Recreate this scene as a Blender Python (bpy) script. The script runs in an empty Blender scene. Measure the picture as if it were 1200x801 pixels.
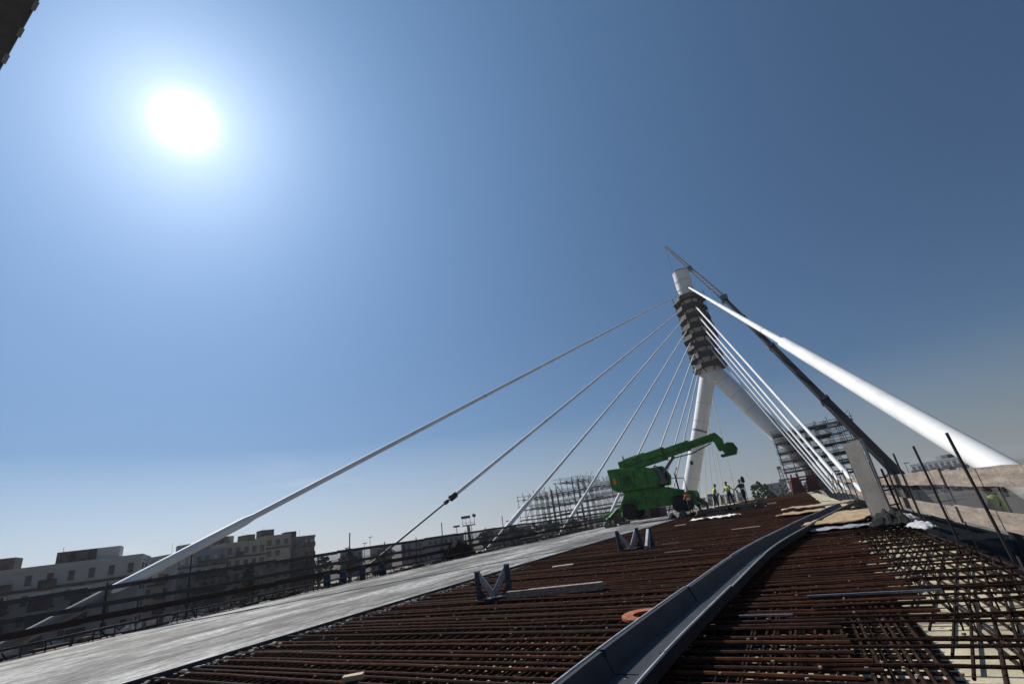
import bpy, bmesh, math, random
from mathutils import Vector, Matrix, Quaternion, noise
random.seed(7)
PI = math.pi
R = math.radians
sc = bpy.context.scene
COL = sc.collection

# ---------------------------------------------------------------- camera
EYE, PITCH, YAW, ROLL = 1.3, R(21.5), R(27.1), R(8.5)
cd = bpy.data.cameras.new('camera'); cam = bpy.data.objects.new('camera', cd); COL.objects.link(cam)
cd.sensor_width = 36; cd.lens = 36 * 558 / 1200; cd.clip_start = 0.05; cd.clip_end = 9000
fw = Vector((-math.sin(YAW) * math.cos(PITCH), math.cos(YAW) * math.cos(PITCH), math.sin(PITCH)))
rt = Vector((math.cos(YAW), math.sin(YAW), 0)); up = rt.cross(fw)
r2 = math.cos(ROLL) * rt - math.sin(ROLL) * up
u2 = math.sin(ROLL) * rt + math.cos(ROLL) * up
m = Matrix((r2, u2, -fw)).transposed().to_4x4(); m.translation = (0, 0, EYE); cam.matrix_world = m
sc.camera = cam

# ---------------------------------------------------------------- sky and sun
SUN_AZ, SUN_EL = R(-67.3), R(43.0)
SD = Vector((math.sin(SUN_AZ) * math.cos(SUN_EL), math.cos(SUN_AZ) * math.cos(SUN_EL), math.sin(SUN_EL)))
w = bpy.data.worlds.new('World'); sc.world = w; w.use_nodes = True
nt = w.node_tree; N = nt.nodes; L = nt.links; N.clear()
out = N.new('ShaderNodeOutputWorld'); bg = N.new('ShaderNodeBackground'); bg.inputs[1].default_value = 0.045
sky = N.new('ShaderNodeTexSky'); sky.sky_type = 'NISHITA'; sky.sun_disc = False
sky.sun_elevation = SUN_EL; sky.sun_rotation = SUN_AZ; sky.altitude = 20
sky.air_density = 1.0; sky.dust_density = 0.45; sky.ozone_density = 7.0
tc = N.new('ShaderNodeTexCoord')
def wm(op, a, b=None, c=None, clamp=False):
    n = N.new('ShaderNodeMath'); n.operation = op; n.use_clamp = clamp
    for i, v in enumerate((a, b, c)):
        if v is None: continue
        if isinstance(v, (int, float)): n.inputs[i].default_value = v
        else: L.new(v, n.inputs[i])
    return n.outputs[0]
dt = N.new('ShaderNodeVectorMath'); dt.operation = 'DOT_PRODUCT'; dt.inputs[1].default_value = SD
nrm = N.new('ShaderNodeVectorMath'); nrm.operation = 'NORMALIZE'
L.new(tc.outputs['Generated'], nrm.inputs[0]); L.new(nrm.outputs[0], dt.inputs[0])
ang = wm('ARCCOSINE', wm('MINIMUM', dt.outputs['Value'], 0.999999))
# the sun's own aureole in the hazy air: a bright core and a wide soft skirt
core = wm('MULTIPLY', wm('EXPONENT', wm('MULTIPLY', wm('POWER', wm('DIVIDE', ang, 0.027), 2.0), -1.0)), 3.0)
mid = wm('MULTIPLY', wm('EXPONENT', wm('MULTIPLY', wm('DIVIDE', ang, 0.068), -1.0)), 0.78)
aur = wm('ADD', core, mid)
ab = N.new('ShaderNodeBackground'); ab.inputs[0].default_value = (1.0, 0.98, 0.95, 1); L.new(aur, ab.inputs[1])
wide = wm('EXPONENT', wm('MULTIPLY', wm('DIVIDE', ang, 0.50), -1.0))
wb = N.new('ShaderNodeBackground'); wb.inputs[0].default_value = (0.185, 0.390, 0.680, 1); L.new(wide, wb.inputs[1])
# thin low clouds near the horizon
sep = N.new('ShaderNodeSeparateXYZ'); L.new(nrm.outputs[0], sep.inputs[0])
mp = N.new('ShaderNodeMapping'); mp.inputs['Scale'].default_value = (2.2, 2.2, 16); L.new(nrm.outputs[0], mp.inputs[0])
nz = N.new('ShaderNodeTexNoise'); nz.inputs['Scale'].default_value = 1.3; nz.inputs['Detail'].default_value = 6; L.new(mp.outputs[0], nz.inputs[0])
band = wm('MULTIPLY', wm('SUBTRACT', 1.0, wm('DIVIDE', wm('ABSOLUTE', wm('SUBTRACT', sep.outputs[2], 0.03)), 0.17), None, True), 1.0, None, True)
cl = wm('MULTIPLY', wm('MULTIPLY', wm('SUBTRACT', nz.outputs[0], 0.42, None, True), 3.2, None, True), band)
mixc = N.new('ShaderNodeMix'); mixc.data_type = 'RGBA'
L.new(wm('MULTIPLY', wm('MAXIMUM', cl, wm('MULTIPLY', band, 0.62)), 0.9), mixc.inputs[0]); L.new(sky.outputs[0], mixc.inputs[6]); cv = N.new('ShaderNodeVectorMath'); cv.operation = 'SCALE'; cv.inputs[0].default_value = (1.0, 1.0, 1.03)
L.new(wm('MULTIPLY_ADD', wm('EXPONENT', wm('MULTIPLY', wm('DIVIDE', ang, 0.45), -1.0)), 56.0, 3.0), cv.inputs['Scale']); L.new(cv.outputs[0], mixc.inputs[7])
L.new(mixc.outputs[2], bg.inputs[0])
add = N.new('ShaderNodeAddShader'); L.new(bg.outputs[0], add.inputs[0]); L.new(ab.outputs[0], add.inputs[1]); add2 = N.new('ShaderNodeAddShader'); L.new(add.outputs[0], add2.inputs[0]); L.new(wb.outputs[0], add2.inputs[1]); L.new(add2.outputs[0], out.inputs[0])
sl = bpy.data.lights.new('sun', 'SUN'); sl.energy = 4.6; sl.angle = R(0.53); sl.color = (1, 0.95, 0.87)
so = bpy.data.objects.new('sun', sl); COL.objects.link(so); so.rotation_mode = 'QUATERNION'
so.rotation_quaternion = (-SD).to_track_quat('-Z', 'Y')
sc.view_settings.view_transform = 'Standard'; sc.view_settings.look = 'None'
sc.view_settings.exposure = 0.0; sc.view_settings.gamma = 1.0
sc.render.engine = 'CYCLES'; sc.cycles.use_denoising = True
sc.cycles.max_bounces = 6; sc.cycles.transparent_max_bounces = 12

# ---------------------------------------------------------------- helpers
def h(Y): return 0.013 * Y - 0.00007 * Y * Y * (1 if Y > 0 else 0)

class MB:
    def __init__(s): s.v = []; s.f = []; s.mi = []; s.cur = 0
    def add(s, vs, fs):
        b = len(s.v); s.v += [tuple(v) for v in vs]
        for f in fs: s.f.append([b + i for i in f]); s.mi.append(s.cur)
        return s
    def box(s, c, d, M=None):
        x, y, z = d[0] / 2, d[1] / 2, d[2] / 2
        vs = [Vector(p) for p in ((-x,-y,-z),(x,-y,-z),(x,y,-z),(-x,y,-z),(-x,-y,z),(x,-y,z),(x,y,z),(-x,y,z))]
        if M is not None: vs = [M @ v for v in vs]
        c = Vector(c)
        return s.add([v + c for v in vs], [(3,2,1,0),(4,5,6,7),(0,1,5,4),(1,2,6,5),(2,3,7,6),(3,0,4,7)])
    def beam(s, a, b, wd, ht, upv=(0,0,1)):
        a, b = Vector(a), Vector(b); d = (b - a); l = d.length; d.normalize()
        sd = d.cross(Vector(upv))
        if sd.length < 1e-4: sd = d.cross(Vector((1,0,0)))
        sd.normalize(); u = sd.cross(d)
        return s.box((a + b) / 2, (wd, l, ht), Matrix((sd, d, u)).transposed())
    def tube(s, pts, r, n=8, caps=True, r_end=None):
        pts = [Vector(p) for p in pts]; k = len(pts); rings = []
        ref = Vector((0,0,1))
        for i, p in enumerate(pts):
            d = (pts[min(i+1,k-1)] - pts[max(i-1,0)]).normalized()
            q = ref if abs(d.dot(ref)) < 0.95 else Vector((1,0,0))
            a = d.cross(q).normalized(); b = a.cross(d)
            rr = r[i] if isinstance(r, (list, tuple)) else (r if r_end is None else r + (r_end - r) * i / (k - 1))
            rings.append([p + a * math.cos(t * 2 * PI / n) * rr + b * math.sin(t * 2 * PI / n) * rr for t in range(n)])
        vs = [v for rg in rings for v in rg]; fs = []
        for i in range(k - 1):
            for t in range(n):
                fs.append((i*n+t, (i+1)*n+t, (i+1)*n+(t+1)%n, i*n+(t+1)%n))
        if caps: fs.append(tuple(range(n))); fs.append(tuple(reversed(range((k-1)*n, k*n))))
        return s.add(vs, fs)
    def poly(s, pts, ext):            # extruded polygon
        n = len(pts); e = Vector(ext); vs = [Vector(p) for p in pts]; vs += [v + e for v in vs]
        fs = [tuple(reversed(range(n))), tuple(range(n, 2*n))] + [(i, (i+1)%n, n+(i+1)%n, n+i) for i in range(n)]
        return s.add(vs, fs)
    def mesh(s, name, mats, smooth=False):
        me = bpy.data.meshes.new(name); me.from_pydata(s.v, [], s.f)
        for mm in (mats if isinstance(mats, (list, tuple)) else [mats]): me.materials.append(mm)
        if any(s.mi): me.polygons.foreach_set('material_index', s.mi)
        bm = bmesh.new(); bm.from_mesh(me); bmesh.ops.recalc_face_normals(bm, faces=bm.faces); bm.to_mesh(me); bm.free()
        if smooth:
            me.polygons.foreach_set('use_smooth', [True] * len(me.polygons))
            try: me.set_sharp_from_angle(angle=R(40))
            except Exception: pass
        return me
    def build(s, name, mats, parent=None, smooth=False, bevel=0, **tags):
        return place(name, s.mesh(name, mats, smooth), parent, bevel=bevel, **tags)
def tag(o, label=None, cat=None, group=None, kind=None):
    if label: o['label'] = label
    if cat: o['category'] = cat
    if group: o['group'] = group
    if kind: o['kind'] = kind
    return o
def place(name, me, parent=None, loc=None, rot=None, bevel=0, **tags):
    o = bpy.data.objects.new(name, me); COL.objects.link(o)
    if parent is not None: o.parent = parent
    if loc is not None: o.location = loc
    if rot is not None: o.rotation_euler = rot
    if bevel:
        b = o.modifiers.new('bevel', 'BEVEL'); b.width = bevel; b.segments = 2; b.limit_method = 'ANGLE'
    return tag(o, **tags)
def empty(name, loc=(0,0,0), rz=0, **tags):
    o = bpy.data.objects.new(name, None); COL.objects.link(o); o.location = loc; o.rotation_euler = (0,0,rz)
    return tag(o, **tags)
def copy_tree(o, parent=None):
    c = o.copy(); COL.objects.link(c)
    if parent is not None: c.parent = parent
    for ch in list(o.children): copy_tree(ch, c)
    return c

MATS = {}
def mat(name, col, rough=0.7, metal=0.0, var=0.25, scale=6.0, bump=0.0, col2=None, stretch=(1,1,1), bscale=40.0, spec=0.5, fine=0.0):
    if name in MATS: return MATS[name]
    ma = bpy.data.materials.new(name); ma.use_nodes = True; t = ma.node_tree; n = t.nodes; b = n['Principled BSDF']
    b.inputs['Roughness'].default_value = rough; b.inputs['Metallic'].default_value = metal
    b.inputs['Specular IOR Level'].default_value = spec
    co = n.new('ShaderNodeTexCoord'); mp_ = n.new('ShaderNodeMapping'); mp_.inputs['Scale'].default_value = stretch
    t.links.new(co.outputs['Object'], mp_.inputs[0])
    a = n.new('ShaderNodeTexNoise'); a.inputs['Scale'].default_value = scale; a.inputs['Detail'].default_value = 8; a.inputs['Roughness'].default_value = 0.65
    t.links.new(mp_.outputs[0], a.inputs[0])
    rp = n.new('ShaderNodeValToRGB')
    c2 = col2 or tuple(c * (1 - var) for c in col)
    c1 = tuple(min(1, c * (1 + var * 0.6)) for c in col) if col2 is None else col
    rp.color_ramp.elements[0].position = 0.36; rp.color_ramp.elements[0].color = (*c2, 1)
    rp.color_ramp.elements[1].position = 0.64; rp.color_ramp.elements[1].color = (*c1, 1)
    t.links.new(a.outputs[0], rp.inputs[0])
    last = rp.outputs[0]
    if fine:
        f = n.new('ShaderNodeTexNoise'); f.inputs['Scale'].default_value = bscale; f.inputs['Detail'].default_value = 4
        t.links.new(co.outputs['Object'], f.inputs[0])
        mx = n.new('ShaderNodeMix'); mx.data_type = 'RGBA'; mx.blend_type = 'OVERLAY'; mx.inputs[0].default_value = fine
        t.links.new(last, mx.inputs[6]); t.links.new(f.outputs[0], mx.inputs[7]); last = mx.outputs[2]
    t.links.new(last, b.inputs['Base Color'])
    if bump:
        bn = n.new('ShaderNodeTexNoise'); bn.inputs['Scale'].default_value = bscale; bn.inputs['Detail'].default_value = 6
        t.links.new(mp_.outputs[0], bn.inputs[0])
        bu = n.new('ShaderNodeBump'); bu.inputs['Strength'].default_value = bump; bu.inputs['Distance'].default_value = 0.02
        t.links.new(bn.outputs[0], bu.inputs['Height']); t.links.new(bu.outputs[0], b.inputs['Normal'])
    MATS[name] = ma; return ma
def net_mat(name, col, alpha):
    ma = bpy.data.materials.new(name); ma.use_nodes = True; t = ma.node_tree; n = t.nodes; b = n['Principled BSDF']
    b.inputs['Base Color'].default_value = (*col, 1); b.inputs['Roughness'].default_value = 0.9; b.inputs['Specular IOR Level'].default_value = 0.1
    co = n.new('ShaderNodeTexCoord'); a = n.new('ShaderNodeTexNoise'); a.inputs['Scale'].default_value = 1.6; a.inputs['Detail'].default_value = 5
    t.links.new(co.outputs['Object'], a.inputs[0])
    mr = n.new('ShaderNodeMapRange'); mr.inputs[1].default_value = 0.3; mr.inputs[2].default_value = 0.7
    mr.inputs[3].default_value = alpha - 0.08; mr.inputs[4].default_value = alpha + 0.08
    t.links.new(a.outputs[0], mr.inputs[0]); t.links.new(mr.outputs[0], b.inputs['Alpha'])
    return ma

def concrete_mat():
    ma = bpy.data.materials.new('screeded_concrete'); ma.use_nodes = True; t = ma.node_tree; n = t.nodes; b = n['Principled BSDF']
    b.inputs['Roughness'].default_value = 0.8; b.inputs['Specular IOR Level'].default_value = 0.25
    co = n.new('ShaderNodeTexCoord')
    def nz_(scale, st_, det=8, rough=.65):
        mp_ = n.new('ShaderNodeMapping'); mp_.inputs['Scale'].default_value = st_; t.links.new(co.outputs['Object'], mp_.inputs[0])
        a = n.new('ShaderNodeTexNoise'); a.inputs['Scale'].default_value = scale; a.inputs['Detail'].default_value = det; a.inputs['Roughness'].default_value = rough
        t.links.new(mp_.outputs[0], a.inputs[0]); return a.outputs[0]
    def ramp(v, p0, c0, p1, c1):
        r_ = n.new('ShaderNodeValToRGB'); e = r_.color_ramp.elements; e[0].position = p0; e[0].color = (*c0, 1); e[1].position = p1; e[1].color = (*c1, 1); t.links.new(v, r_.inputs[0]); return r_.outputs[0]
    def mulc(a, b_, f=1.0):
        m_ = n.new('ShaderNodeMix'); m_.data_type = 'RGBA'; m_.blend_type = 'MULTIPLY'; m_.inputs[0].default_value = f; t.links.new(a, m_.inputs[6]); t.links.new(b_, m_.inputs[7]); return m_.outputs[2]
    streak = ramp(nz_(.5, (1.0,.09,1), 8, .7), .43, (.165,.162,.156), .57, (.48,.476,.462))
    patch = ramp(nz_(.33, (1.1,.5,1), 8, .7), .43, (.50,.49,.48), .55, (1.1,1.1,1.1))
    speck = ramp(nz_(11, (1,.5,1), 6, .8), .42, (.55,.55,.55), .58, (1.15,1.15,1.15))
    blot = ramp(nz_(3.0, (1,.35,1), 8, .75), .43, (.58,.58,.57), .57, (1.15,1.15,1.15))
    col = mulc(mulc(mulc(streak, patch), speck), blot)
    t.links.new(col, b.inputs['Base Color'])
    bu = n.new('ShaderNodeBump'); bu.inputs['Strength'].default_value = .7; bu.inputs['Distance'].default_value = .015
    t.links.new(nz_(18, (1,.5,1), 6, .7), bu.inputs['Height']); t.links.new(bu.outputs[0], b.inputs['Normal'])
    return ma
M_conc = concrete_mat()
M_pre = mat('precast_base', (0.50,0.45,0.32), 0.85, var=0.3, scale=2.0, fine=0.4)
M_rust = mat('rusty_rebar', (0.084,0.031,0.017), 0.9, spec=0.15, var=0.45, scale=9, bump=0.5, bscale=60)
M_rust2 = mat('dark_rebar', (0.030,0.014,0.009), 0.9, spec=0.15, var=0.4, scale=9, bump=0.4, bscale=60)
M_dirt = mat('dusty_strip', (0.15,0.11,0.085), 0.9, var=0.5, scale=2.4, bump=0.8, bscale=9, fine=0.6)
M_form = mat('dark_form_board', (0.045,0.045,0.05), 0.6, var=0.4, scale=3)
M_white = mat('white_paint', (0.80,0.80,0.79), 0.6, var=0.12, scale=0.5, fine=0.18, spec=0.25, stretch=(1,1,.35), bscale=3)
M_grey = mat('grey_steel', (0.20,0.21,0.22), 0.5, metal=0.5, var=0.3, scale=5)
M_dark = mat('dark_steel', (0.035,0.035,0.037), 0.55, metal=0.3, var=0.4, scale=5)
M_galv = mat('galvanised_steel', (0.34,0.37,0.42), 0.35, metal=0.75, var=0.3, scale=7, fine=0.2)
M_bluegrey = mat('blue_grey_painted_steel', (0.045,0.058,0.08), 0.4, metal=0.3, var=0.4, scale=12)
M_chan = mat('channel_sheet', (0.040,0.046,0.056), 0.6, spec=0.25, var=0.3, scale=3.5, bump=0.2, bscale=90, fine=0.3, stretch=(3,0.6,1))
M_wood = mat('weathered_plank', (0.30,0.245,0.20), 0.85, var=0.35, scale=2.2, stretch=(6,0.5,6), bump=0.4, bscale=12, fine=0.4)
M_ply = mat('plywood', (0.44,0.31,0.18), 0.75, var=0.25, scale=2.0, stretch=(4,0.7,1), fine=0.2)
M_timber = mat('new_timber', (0.48,0.37,0.25), 0.75, var=0.25, scale=3.0, stretch=(4,0.7,4))
M_rustplank = mat('red_brown_plank', (0.11,0.05,0.035), 0.85, var=0.4, scale=2.0)
M_tube = mat('scaffold_tube', (0.20,0.205,0.21), 0.5, metal=0.5, var=0.3, scale=3)
M_board = mat('scaffold_board', (0.14,0.115,0.09), 0.9, var=0.4, scale=2)
M_panel = mat('platform_panel', (0.085,0.077,0.072), 0.85, var=0.4, scale=0.9, fine=0.4)
M_green = mat('green_paint', (0.045,0.20,0.024), 0.5, var=0.55, scale=1.6, fine=0.6, bscale=7)
M_green2 = mat('dark_green_paint', (0.03,0.14,0.02), 0.5, var=0.4, scale=1.2)
M_tyre = mat('tyre_rubber', (0.02,0.02,0.021), 0.85, var=0.3, scale=4)
M_glass = mat('dark_glass', (0.03,0.035,0.04), 0.08, var=0.1, scale=2)
M_boom = mat('boom_paint', (0.014,0.014,0.016), 0.5, spec=0.3, var=0.3, scale=1.0)
M_lattice = mat('lattice_paint', (0.42,0.38,0.33), 0.6, var=0.2, scale=2)
M_hoard = mat('hoarding_sheet', (0.20,0.192,0.18), 0.7, metal=0.0, var=0.25, scale=1.6, fine=0.3)
M_red = mat('red_paint', (0.17,0.018,0.018), 0.5, var=0.35, scale=3)
M_orange = mat('rust_orange', (0.36,0.10,0.035), 0.8, var=0.4, scale=8)
M_sheet = mat('white_sheet', (0.80,0.79,0.77), 0.7, var=0.06, scale=3)
M_bag = mat('grey_white_bag', (0.40,0.41,0.43), 0.7, var=0.3, scale=5, fine=0.4)
M_void = mat('void_shade', (0.003,0.004,0.006), 0.95, var=0.5, scale=3, spec=0.1)  # near-black walkway colour stands in for the shaded void past the deck edge
M_netroll = mat('dark_green_netting', (0.005,0.007,0.0065), 0.95, var=0.6, scale=9, bump=0.6, bscale=20)
M_ground = mat('city_ground', (0.17,0.15,0.125), 0.95, var=0.35, scale=0.02, fine=0.3)
M_skin = mat('skin', (0.35,0.2,0.14), 0.6, var=0.1)
M_trous = mat('work_trousers', (0.035,0.04,0.055), 0.9, var=0.3)
M_hivis = mat('hi_vis_yellow', (0.60,0.75,0.05), 0.7, var=0.15)
M_hivo = mat('hi_vis_orange', (0.80,0.20,0.03), 0.7, var=0.15)
M_blue = mat('blue_plastic', (0.012,0.03,0.085), 0.45, var=0.2)
M_leaf = mat('foliage', (0.05,0.075,0.035), 0.9, var=0.5, scale=0.7)
M_bark = mat('bark', (0.08,0.06,0.045), 0.9)
M_win = mat('far_window', (0.085,0.09,0.10), 0.35, var=0.4, scale=0.6)
M_blind = mat('pale_blind', (.42,.42,.42), .8)
NET_L = net_mat('black_debris_net', (0.042,0.039,0.039), 0.55)
NET_R = net_mat('grey_debris_net', (0.05,0.054,0.062), 0.62)

# ---------------------------------------------------------------- setting
g = MB(); g.add([(-4000,-4000,-9),(4000,-4000,-9),(4000,4000,-9),(-4000,4000,-9)], [(0,1,2,3)])
g.build('ground', M_ground, kind='structure')

def strip(x0, x1, y0, y1, ztop, thick, step=2.0, jag=0.0):
    mb = MB(); n = max(1, int((y1 - y0) / step)); vs = []
    for i in range(n + 1):
        y = y0 + (y1 - y0) * i / n; z = h(y) + ztop; j = random.uniform(-jag, jag)
        vs += [(x0, y, z - thick), (x1 + j, y, z - thick), (x1 + j, y, z), (x0, y, z)]
    fs = [(0,1,2,3), tuple(n*4 + k for k in (3,2,1,0))]
    for i in range(n):
        a, b = i*4, i*4 + 4
        for k in range(4): fs.append((a+k, b+k, b+(k+1)%4, a+(k+1)%4))
    return mb.add(vs, fs)
DX0, DX1 = -20.6, 2.06
deck = strip(DX0, DX1, -14, 230, -0.20, 1.8, 4).build('bridge_deck', M_pre, kind='structure')
strip(-18.4, -9.15, -10, 74, 0.0, 0.21, 1.0, 0.03).build('concrete_strip', M_conc, kind='structure')
strip(-20.55, -18.43, -10, 120, -0.08, 0.13, 1.5, 0.0).build('verge_strip', M_dirt, kind='structure')
strip(2.10, 4.6, -6, 60, -.90, 0.1, 2).build('edge_walkway', M_void, kind='structure')

# ---------------------------------------------------------------- reinforcement mat
SK = 0.09
mat_root = empty('rebar_mat', (0,0,0), label='rust brown steel reinforcement mat filling the deck beside the concrete strip', cat='rebar mat')
def bar_mesh(name, x0, x1, r, m_, n=6):
    mb = MB(); k = 6
    mb.tube([(x0 + (x1-x0)*i/k, -SK*(x0 + (x1-x0)*i/k) + random.uniform(-.012,.012), random.uniform(-.009,.009)) for i in range(k+1)], r, n)
    return mb.mesh(name, m_, True)
M_rustb = mat('orange_rebar', (0.105,0.040,0.018), 0.9, spec=0.15, var=0.5, scale=5)
M_rustc = mat('grey_brown_rebar', (0.062,0.030,0.020), 0.9, spec=0.15, var=0.5, scale=5)
tv = [bar_mesh('rebar', -9.05 + random.uniform(0,.1), e_ + random.uniform(-.08,.05), 0.0165 + random.uniform(-.002,.002), m_) for m_ in (M_rust, M_rustb, M_rust, M_rustc) for e_ in (0.0, 0.2, 0.80, 0.90)]
stuff = MB(); y = 2.6; cnt = 0
while y < 104:
    if cnt < 296:
        o = place('rebar', tv[4*random.randrange(4) + (random.choice((0,1)) if y < 6.4 else random.choice((2,3)))], mat_root, (random.uniform(-.06,.06), y, h(y) - 0.035 + random.uniform(-.012,.012)), (0, random.uniform(-.003,.003), random.uniform(-.008,.008)))
    else:
        stuff.tube([(-9.05, y + SK*9.05, h(y) - .04), (0.95, y - SK*.95, h(y) - .04)], 0.021, 5)
    cnt += 1; y += 0.215 + random.uniform(-.055,.055)
stuff.build('far_rebars', M_rust, mat_root, kind='stuff')
x = -8.98
while x < 0.6:
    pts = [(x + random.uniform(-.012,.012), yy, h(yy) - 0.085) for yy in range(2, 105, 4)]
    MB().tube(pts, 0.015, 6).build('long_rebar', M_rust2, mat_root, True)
    x += 0.19 + random.uniform(-.03,.03)
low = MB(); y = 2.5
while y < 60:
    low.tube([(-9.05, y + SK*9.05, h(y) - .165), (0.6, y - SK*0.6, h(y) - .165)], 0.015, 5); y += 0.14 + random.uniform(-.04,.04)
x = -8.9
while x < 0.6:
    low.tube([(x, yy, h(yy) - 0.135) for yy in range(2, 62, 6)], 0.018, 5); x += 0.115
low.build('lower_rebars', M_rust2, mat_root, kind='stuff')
tie = MB()
for k in range(420):
    yy = random.uniform(3, 22); xx = random.uniform(-8.9, 1.0)
    tie.box((xx, yy, h(yy) - .02), (.025,.016,.014), Matrix.Rotation(random.uniform(0,3),3,'Z'))
tie.build('tie_wire_glints', M_wood, mat_root, kind='stuff')  # pale colour of these tie bits paints in glints among the bars

# sparse edge grid over the pale precast base
grid = empty('edge_rebar_grid', (0,0,0), label='open grid of rusty bars over pale base along the plank barrier', cat='rebar grid')
gb = [bar_mesh('cross_rebar', -0.1 - 0.3*i, 2.02, 0.0135, M_rust2) for i in range(3)]
y = 2.9
while y < 26:
    for q in range(random.choice((1,1,1,1,2))):
        place('cross_rebar', random.choice(gb), grid, (random.uniform(-.2,.0), y + q*.05, h(y) - 0.03 + random.uniform(-.02,.02)), (0, random.uniform(-.012,.012), random.uniform(-.02,.02)))
    y += 0.36 + random.uniform(-.12,.12)
y = 2.7
while y < 26:
    place('cross_rebar', random.choice(gb), grid, (random.uniform(-.1,.0), y, h(y) - 0.15), (0,0,random.uniform(-.02,.02)))
    y += 0.7 + random.uniform(-.1,.1)
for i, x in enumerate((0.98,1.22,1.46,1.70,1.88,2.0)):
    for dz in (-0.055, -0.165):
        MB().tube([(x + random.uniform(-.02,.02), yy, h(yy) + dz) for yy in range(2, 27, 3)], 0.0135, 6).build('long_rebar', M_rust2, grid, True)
sk2 = 0.23; x = -4.6
while x < 1.7:                                                     # second family, square to the skewed cross bars
    ya = max(2.6, (0.62 - x)/sk2 if x < .3 else 2.6); yb_ = min(26, (2.0 - x)/sk2)
    if yb_ - ya > .5:
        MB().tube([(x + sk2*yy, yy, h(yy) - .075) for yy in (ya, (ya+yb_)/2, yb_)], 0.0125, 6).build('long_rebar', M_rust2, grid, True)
    x += 0.15 + random.uniform(-.04,.04)
st = MB().tube([(0,0,-.17),(0,0,.03),(0.13,0,.045),(0.14,0,-.15)], 0.010, 5).mesh('stirrup', M_rust2, True)
for k in range(90):
    yy = 2.9 + k * 0.2; xx = random.choice((0.9,1.2,1.52,1.84)) + random.uniform(-.05,.05)
    place('stirrup', st, grid, (xx, yy, h(yy)), (0, random.uniform(-.15,.15), random.uniform(-.3,.3)))

# form boards between concrete and mat
fb = empty('edge_formwork', (0,0,0), label='dark form boards along the concrete strip edge beside the rebar', cat='formwork')
for k in range(22):
    y0 = 1.0 + k * 3.0
    MB().beam((-9.09, y0, h(y0) - .075), (-9.09 + random.uniform(-.02,.02), y0 + 2.96, h(y0 + 2.96) - .075), 0.035, 0.20).build('form_board', M_form, fb)
sp = MB()
for k in range(420):
    yy = random.uniform(2.5, 16); s_ = random.uniform(.01,.035)
    sp.box((-8.98 + abs(random.gauss(0,.25)), yy, h(yy) - .03), (s_*1.6, s_*2, s_*.8), Matrix.Rotation(random.uniform(0,3),3,'Z'))
sp.build('spilled_concrete', M_conc, fb, kind='stuff')

# low kerb cage along the far side of the strip
kc = empty('kerb_rebar_cage', (0,0,0), label='low dark rebar kerb cage with short uprights along the concrete strip', cat='rebar cage')
upm = MB().tube([(0,0,-.05),(0,0,.30)], 0.02, 6).mesh('upright', M_dark, True)
y = 3.0
while y < 70:
    place('upright', upm, kc, (-18.36 + random.uniform(-.03,.03), y, h(y)), (random.uniform(-.05,.05), random.uniform(-.05,.05), 0)); y += 0.56 + random.uniform(-.07,.07)
for (dx, dz, r_) in ((0,.27,.022),(-.10,.24,.02),(-.22,.27,.022),(-.05,.05,.018)):
    MB().tube([(-18.36 + dx + random.uniform(-.02,.02), yy, h(yy) + dz + random.uniform(-.01,.01)) for yy in range(1, 72, 2)], r_, 6).build('rail_bar', M_dark, kc, True)
up2 = MB()
for k in range(160):
    yy = 2.5 + k*.42; up2.tube([(-18.6 - random.uniform(0,.5), yy, h(yy) - .05), (-18.62 - random.uniform(0,.5), yy + random.uniform(-.2,.2), h(yy) + random.uniform(.12,.32))], .016, 5)
up2.build('starter_bars', M_rust2, kc, kind='stuff')

# ---------------------------------------------------------------- barriers
LB = -19.75
lb = empty('edge_barrier', (LB, 30, h(30)), label='left edge barrier of dark rails and black netting along the deck', cat='barrier')
lb.location = (0,0,0)
def lrail(name, z, ht, m_, wd=.05):
    mb = MB()
    for k in range(30):
        y0, y1 = -2 + k*3.2, -2 + (k+1)*3.2 - .02
        mb = MB(); j = random.uniform(-.03,.03)
        mb.beam((LB + .04, y0, h(y0) + z + j), (LB + .04, y1, h(y1) + z + random.uniform(-.03,.03)), wd, ht).build(name, m_, lb)
lrail('top_rail', 1.34, .13, M_form); lrail('mid_rail', .86, .13, M_form); lrail('toe_board', .50, .18, mat('dark_toe_board', (.05,.03,.024), .9))
pm = MB().tube([(0,0,-.15),(0,0,2.15)], .028, 6).mesh('post', M_dark, True)
pm2 = MB().tube([(0,0,-.15),(0,0,1.5)], .028, 6).mesh('post', M_dark, True)
y = 0.8; k = 0
while y < 92:
    place('post', pm if k % 3 == 1 else pm2, lb, (LB, y, h(y)), (random.uniform(-.03,.03), random.uniform(-.03,.03), 0)); y += 2.45; k += 1
nb = MB(); n = 90; vs = []; fs = []
for i in range(n + 1):
    yy = -2 + 95*i/n; vs += [(LB - .05 + .02*math.sin(i*1.7), yy, h(yy) + .2), (LB - .05 + .03*math.sin(i*2.3), yy, h(yy) + 1.33 - .03*abs(math.sin(i*.9)))]
for i in range(n): fs.append((2*i, 2*i+2, 2*i+3, 2*i+1))
nb.add(vs, fs).build('debris_net', NET_L, lb, True)

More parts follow.
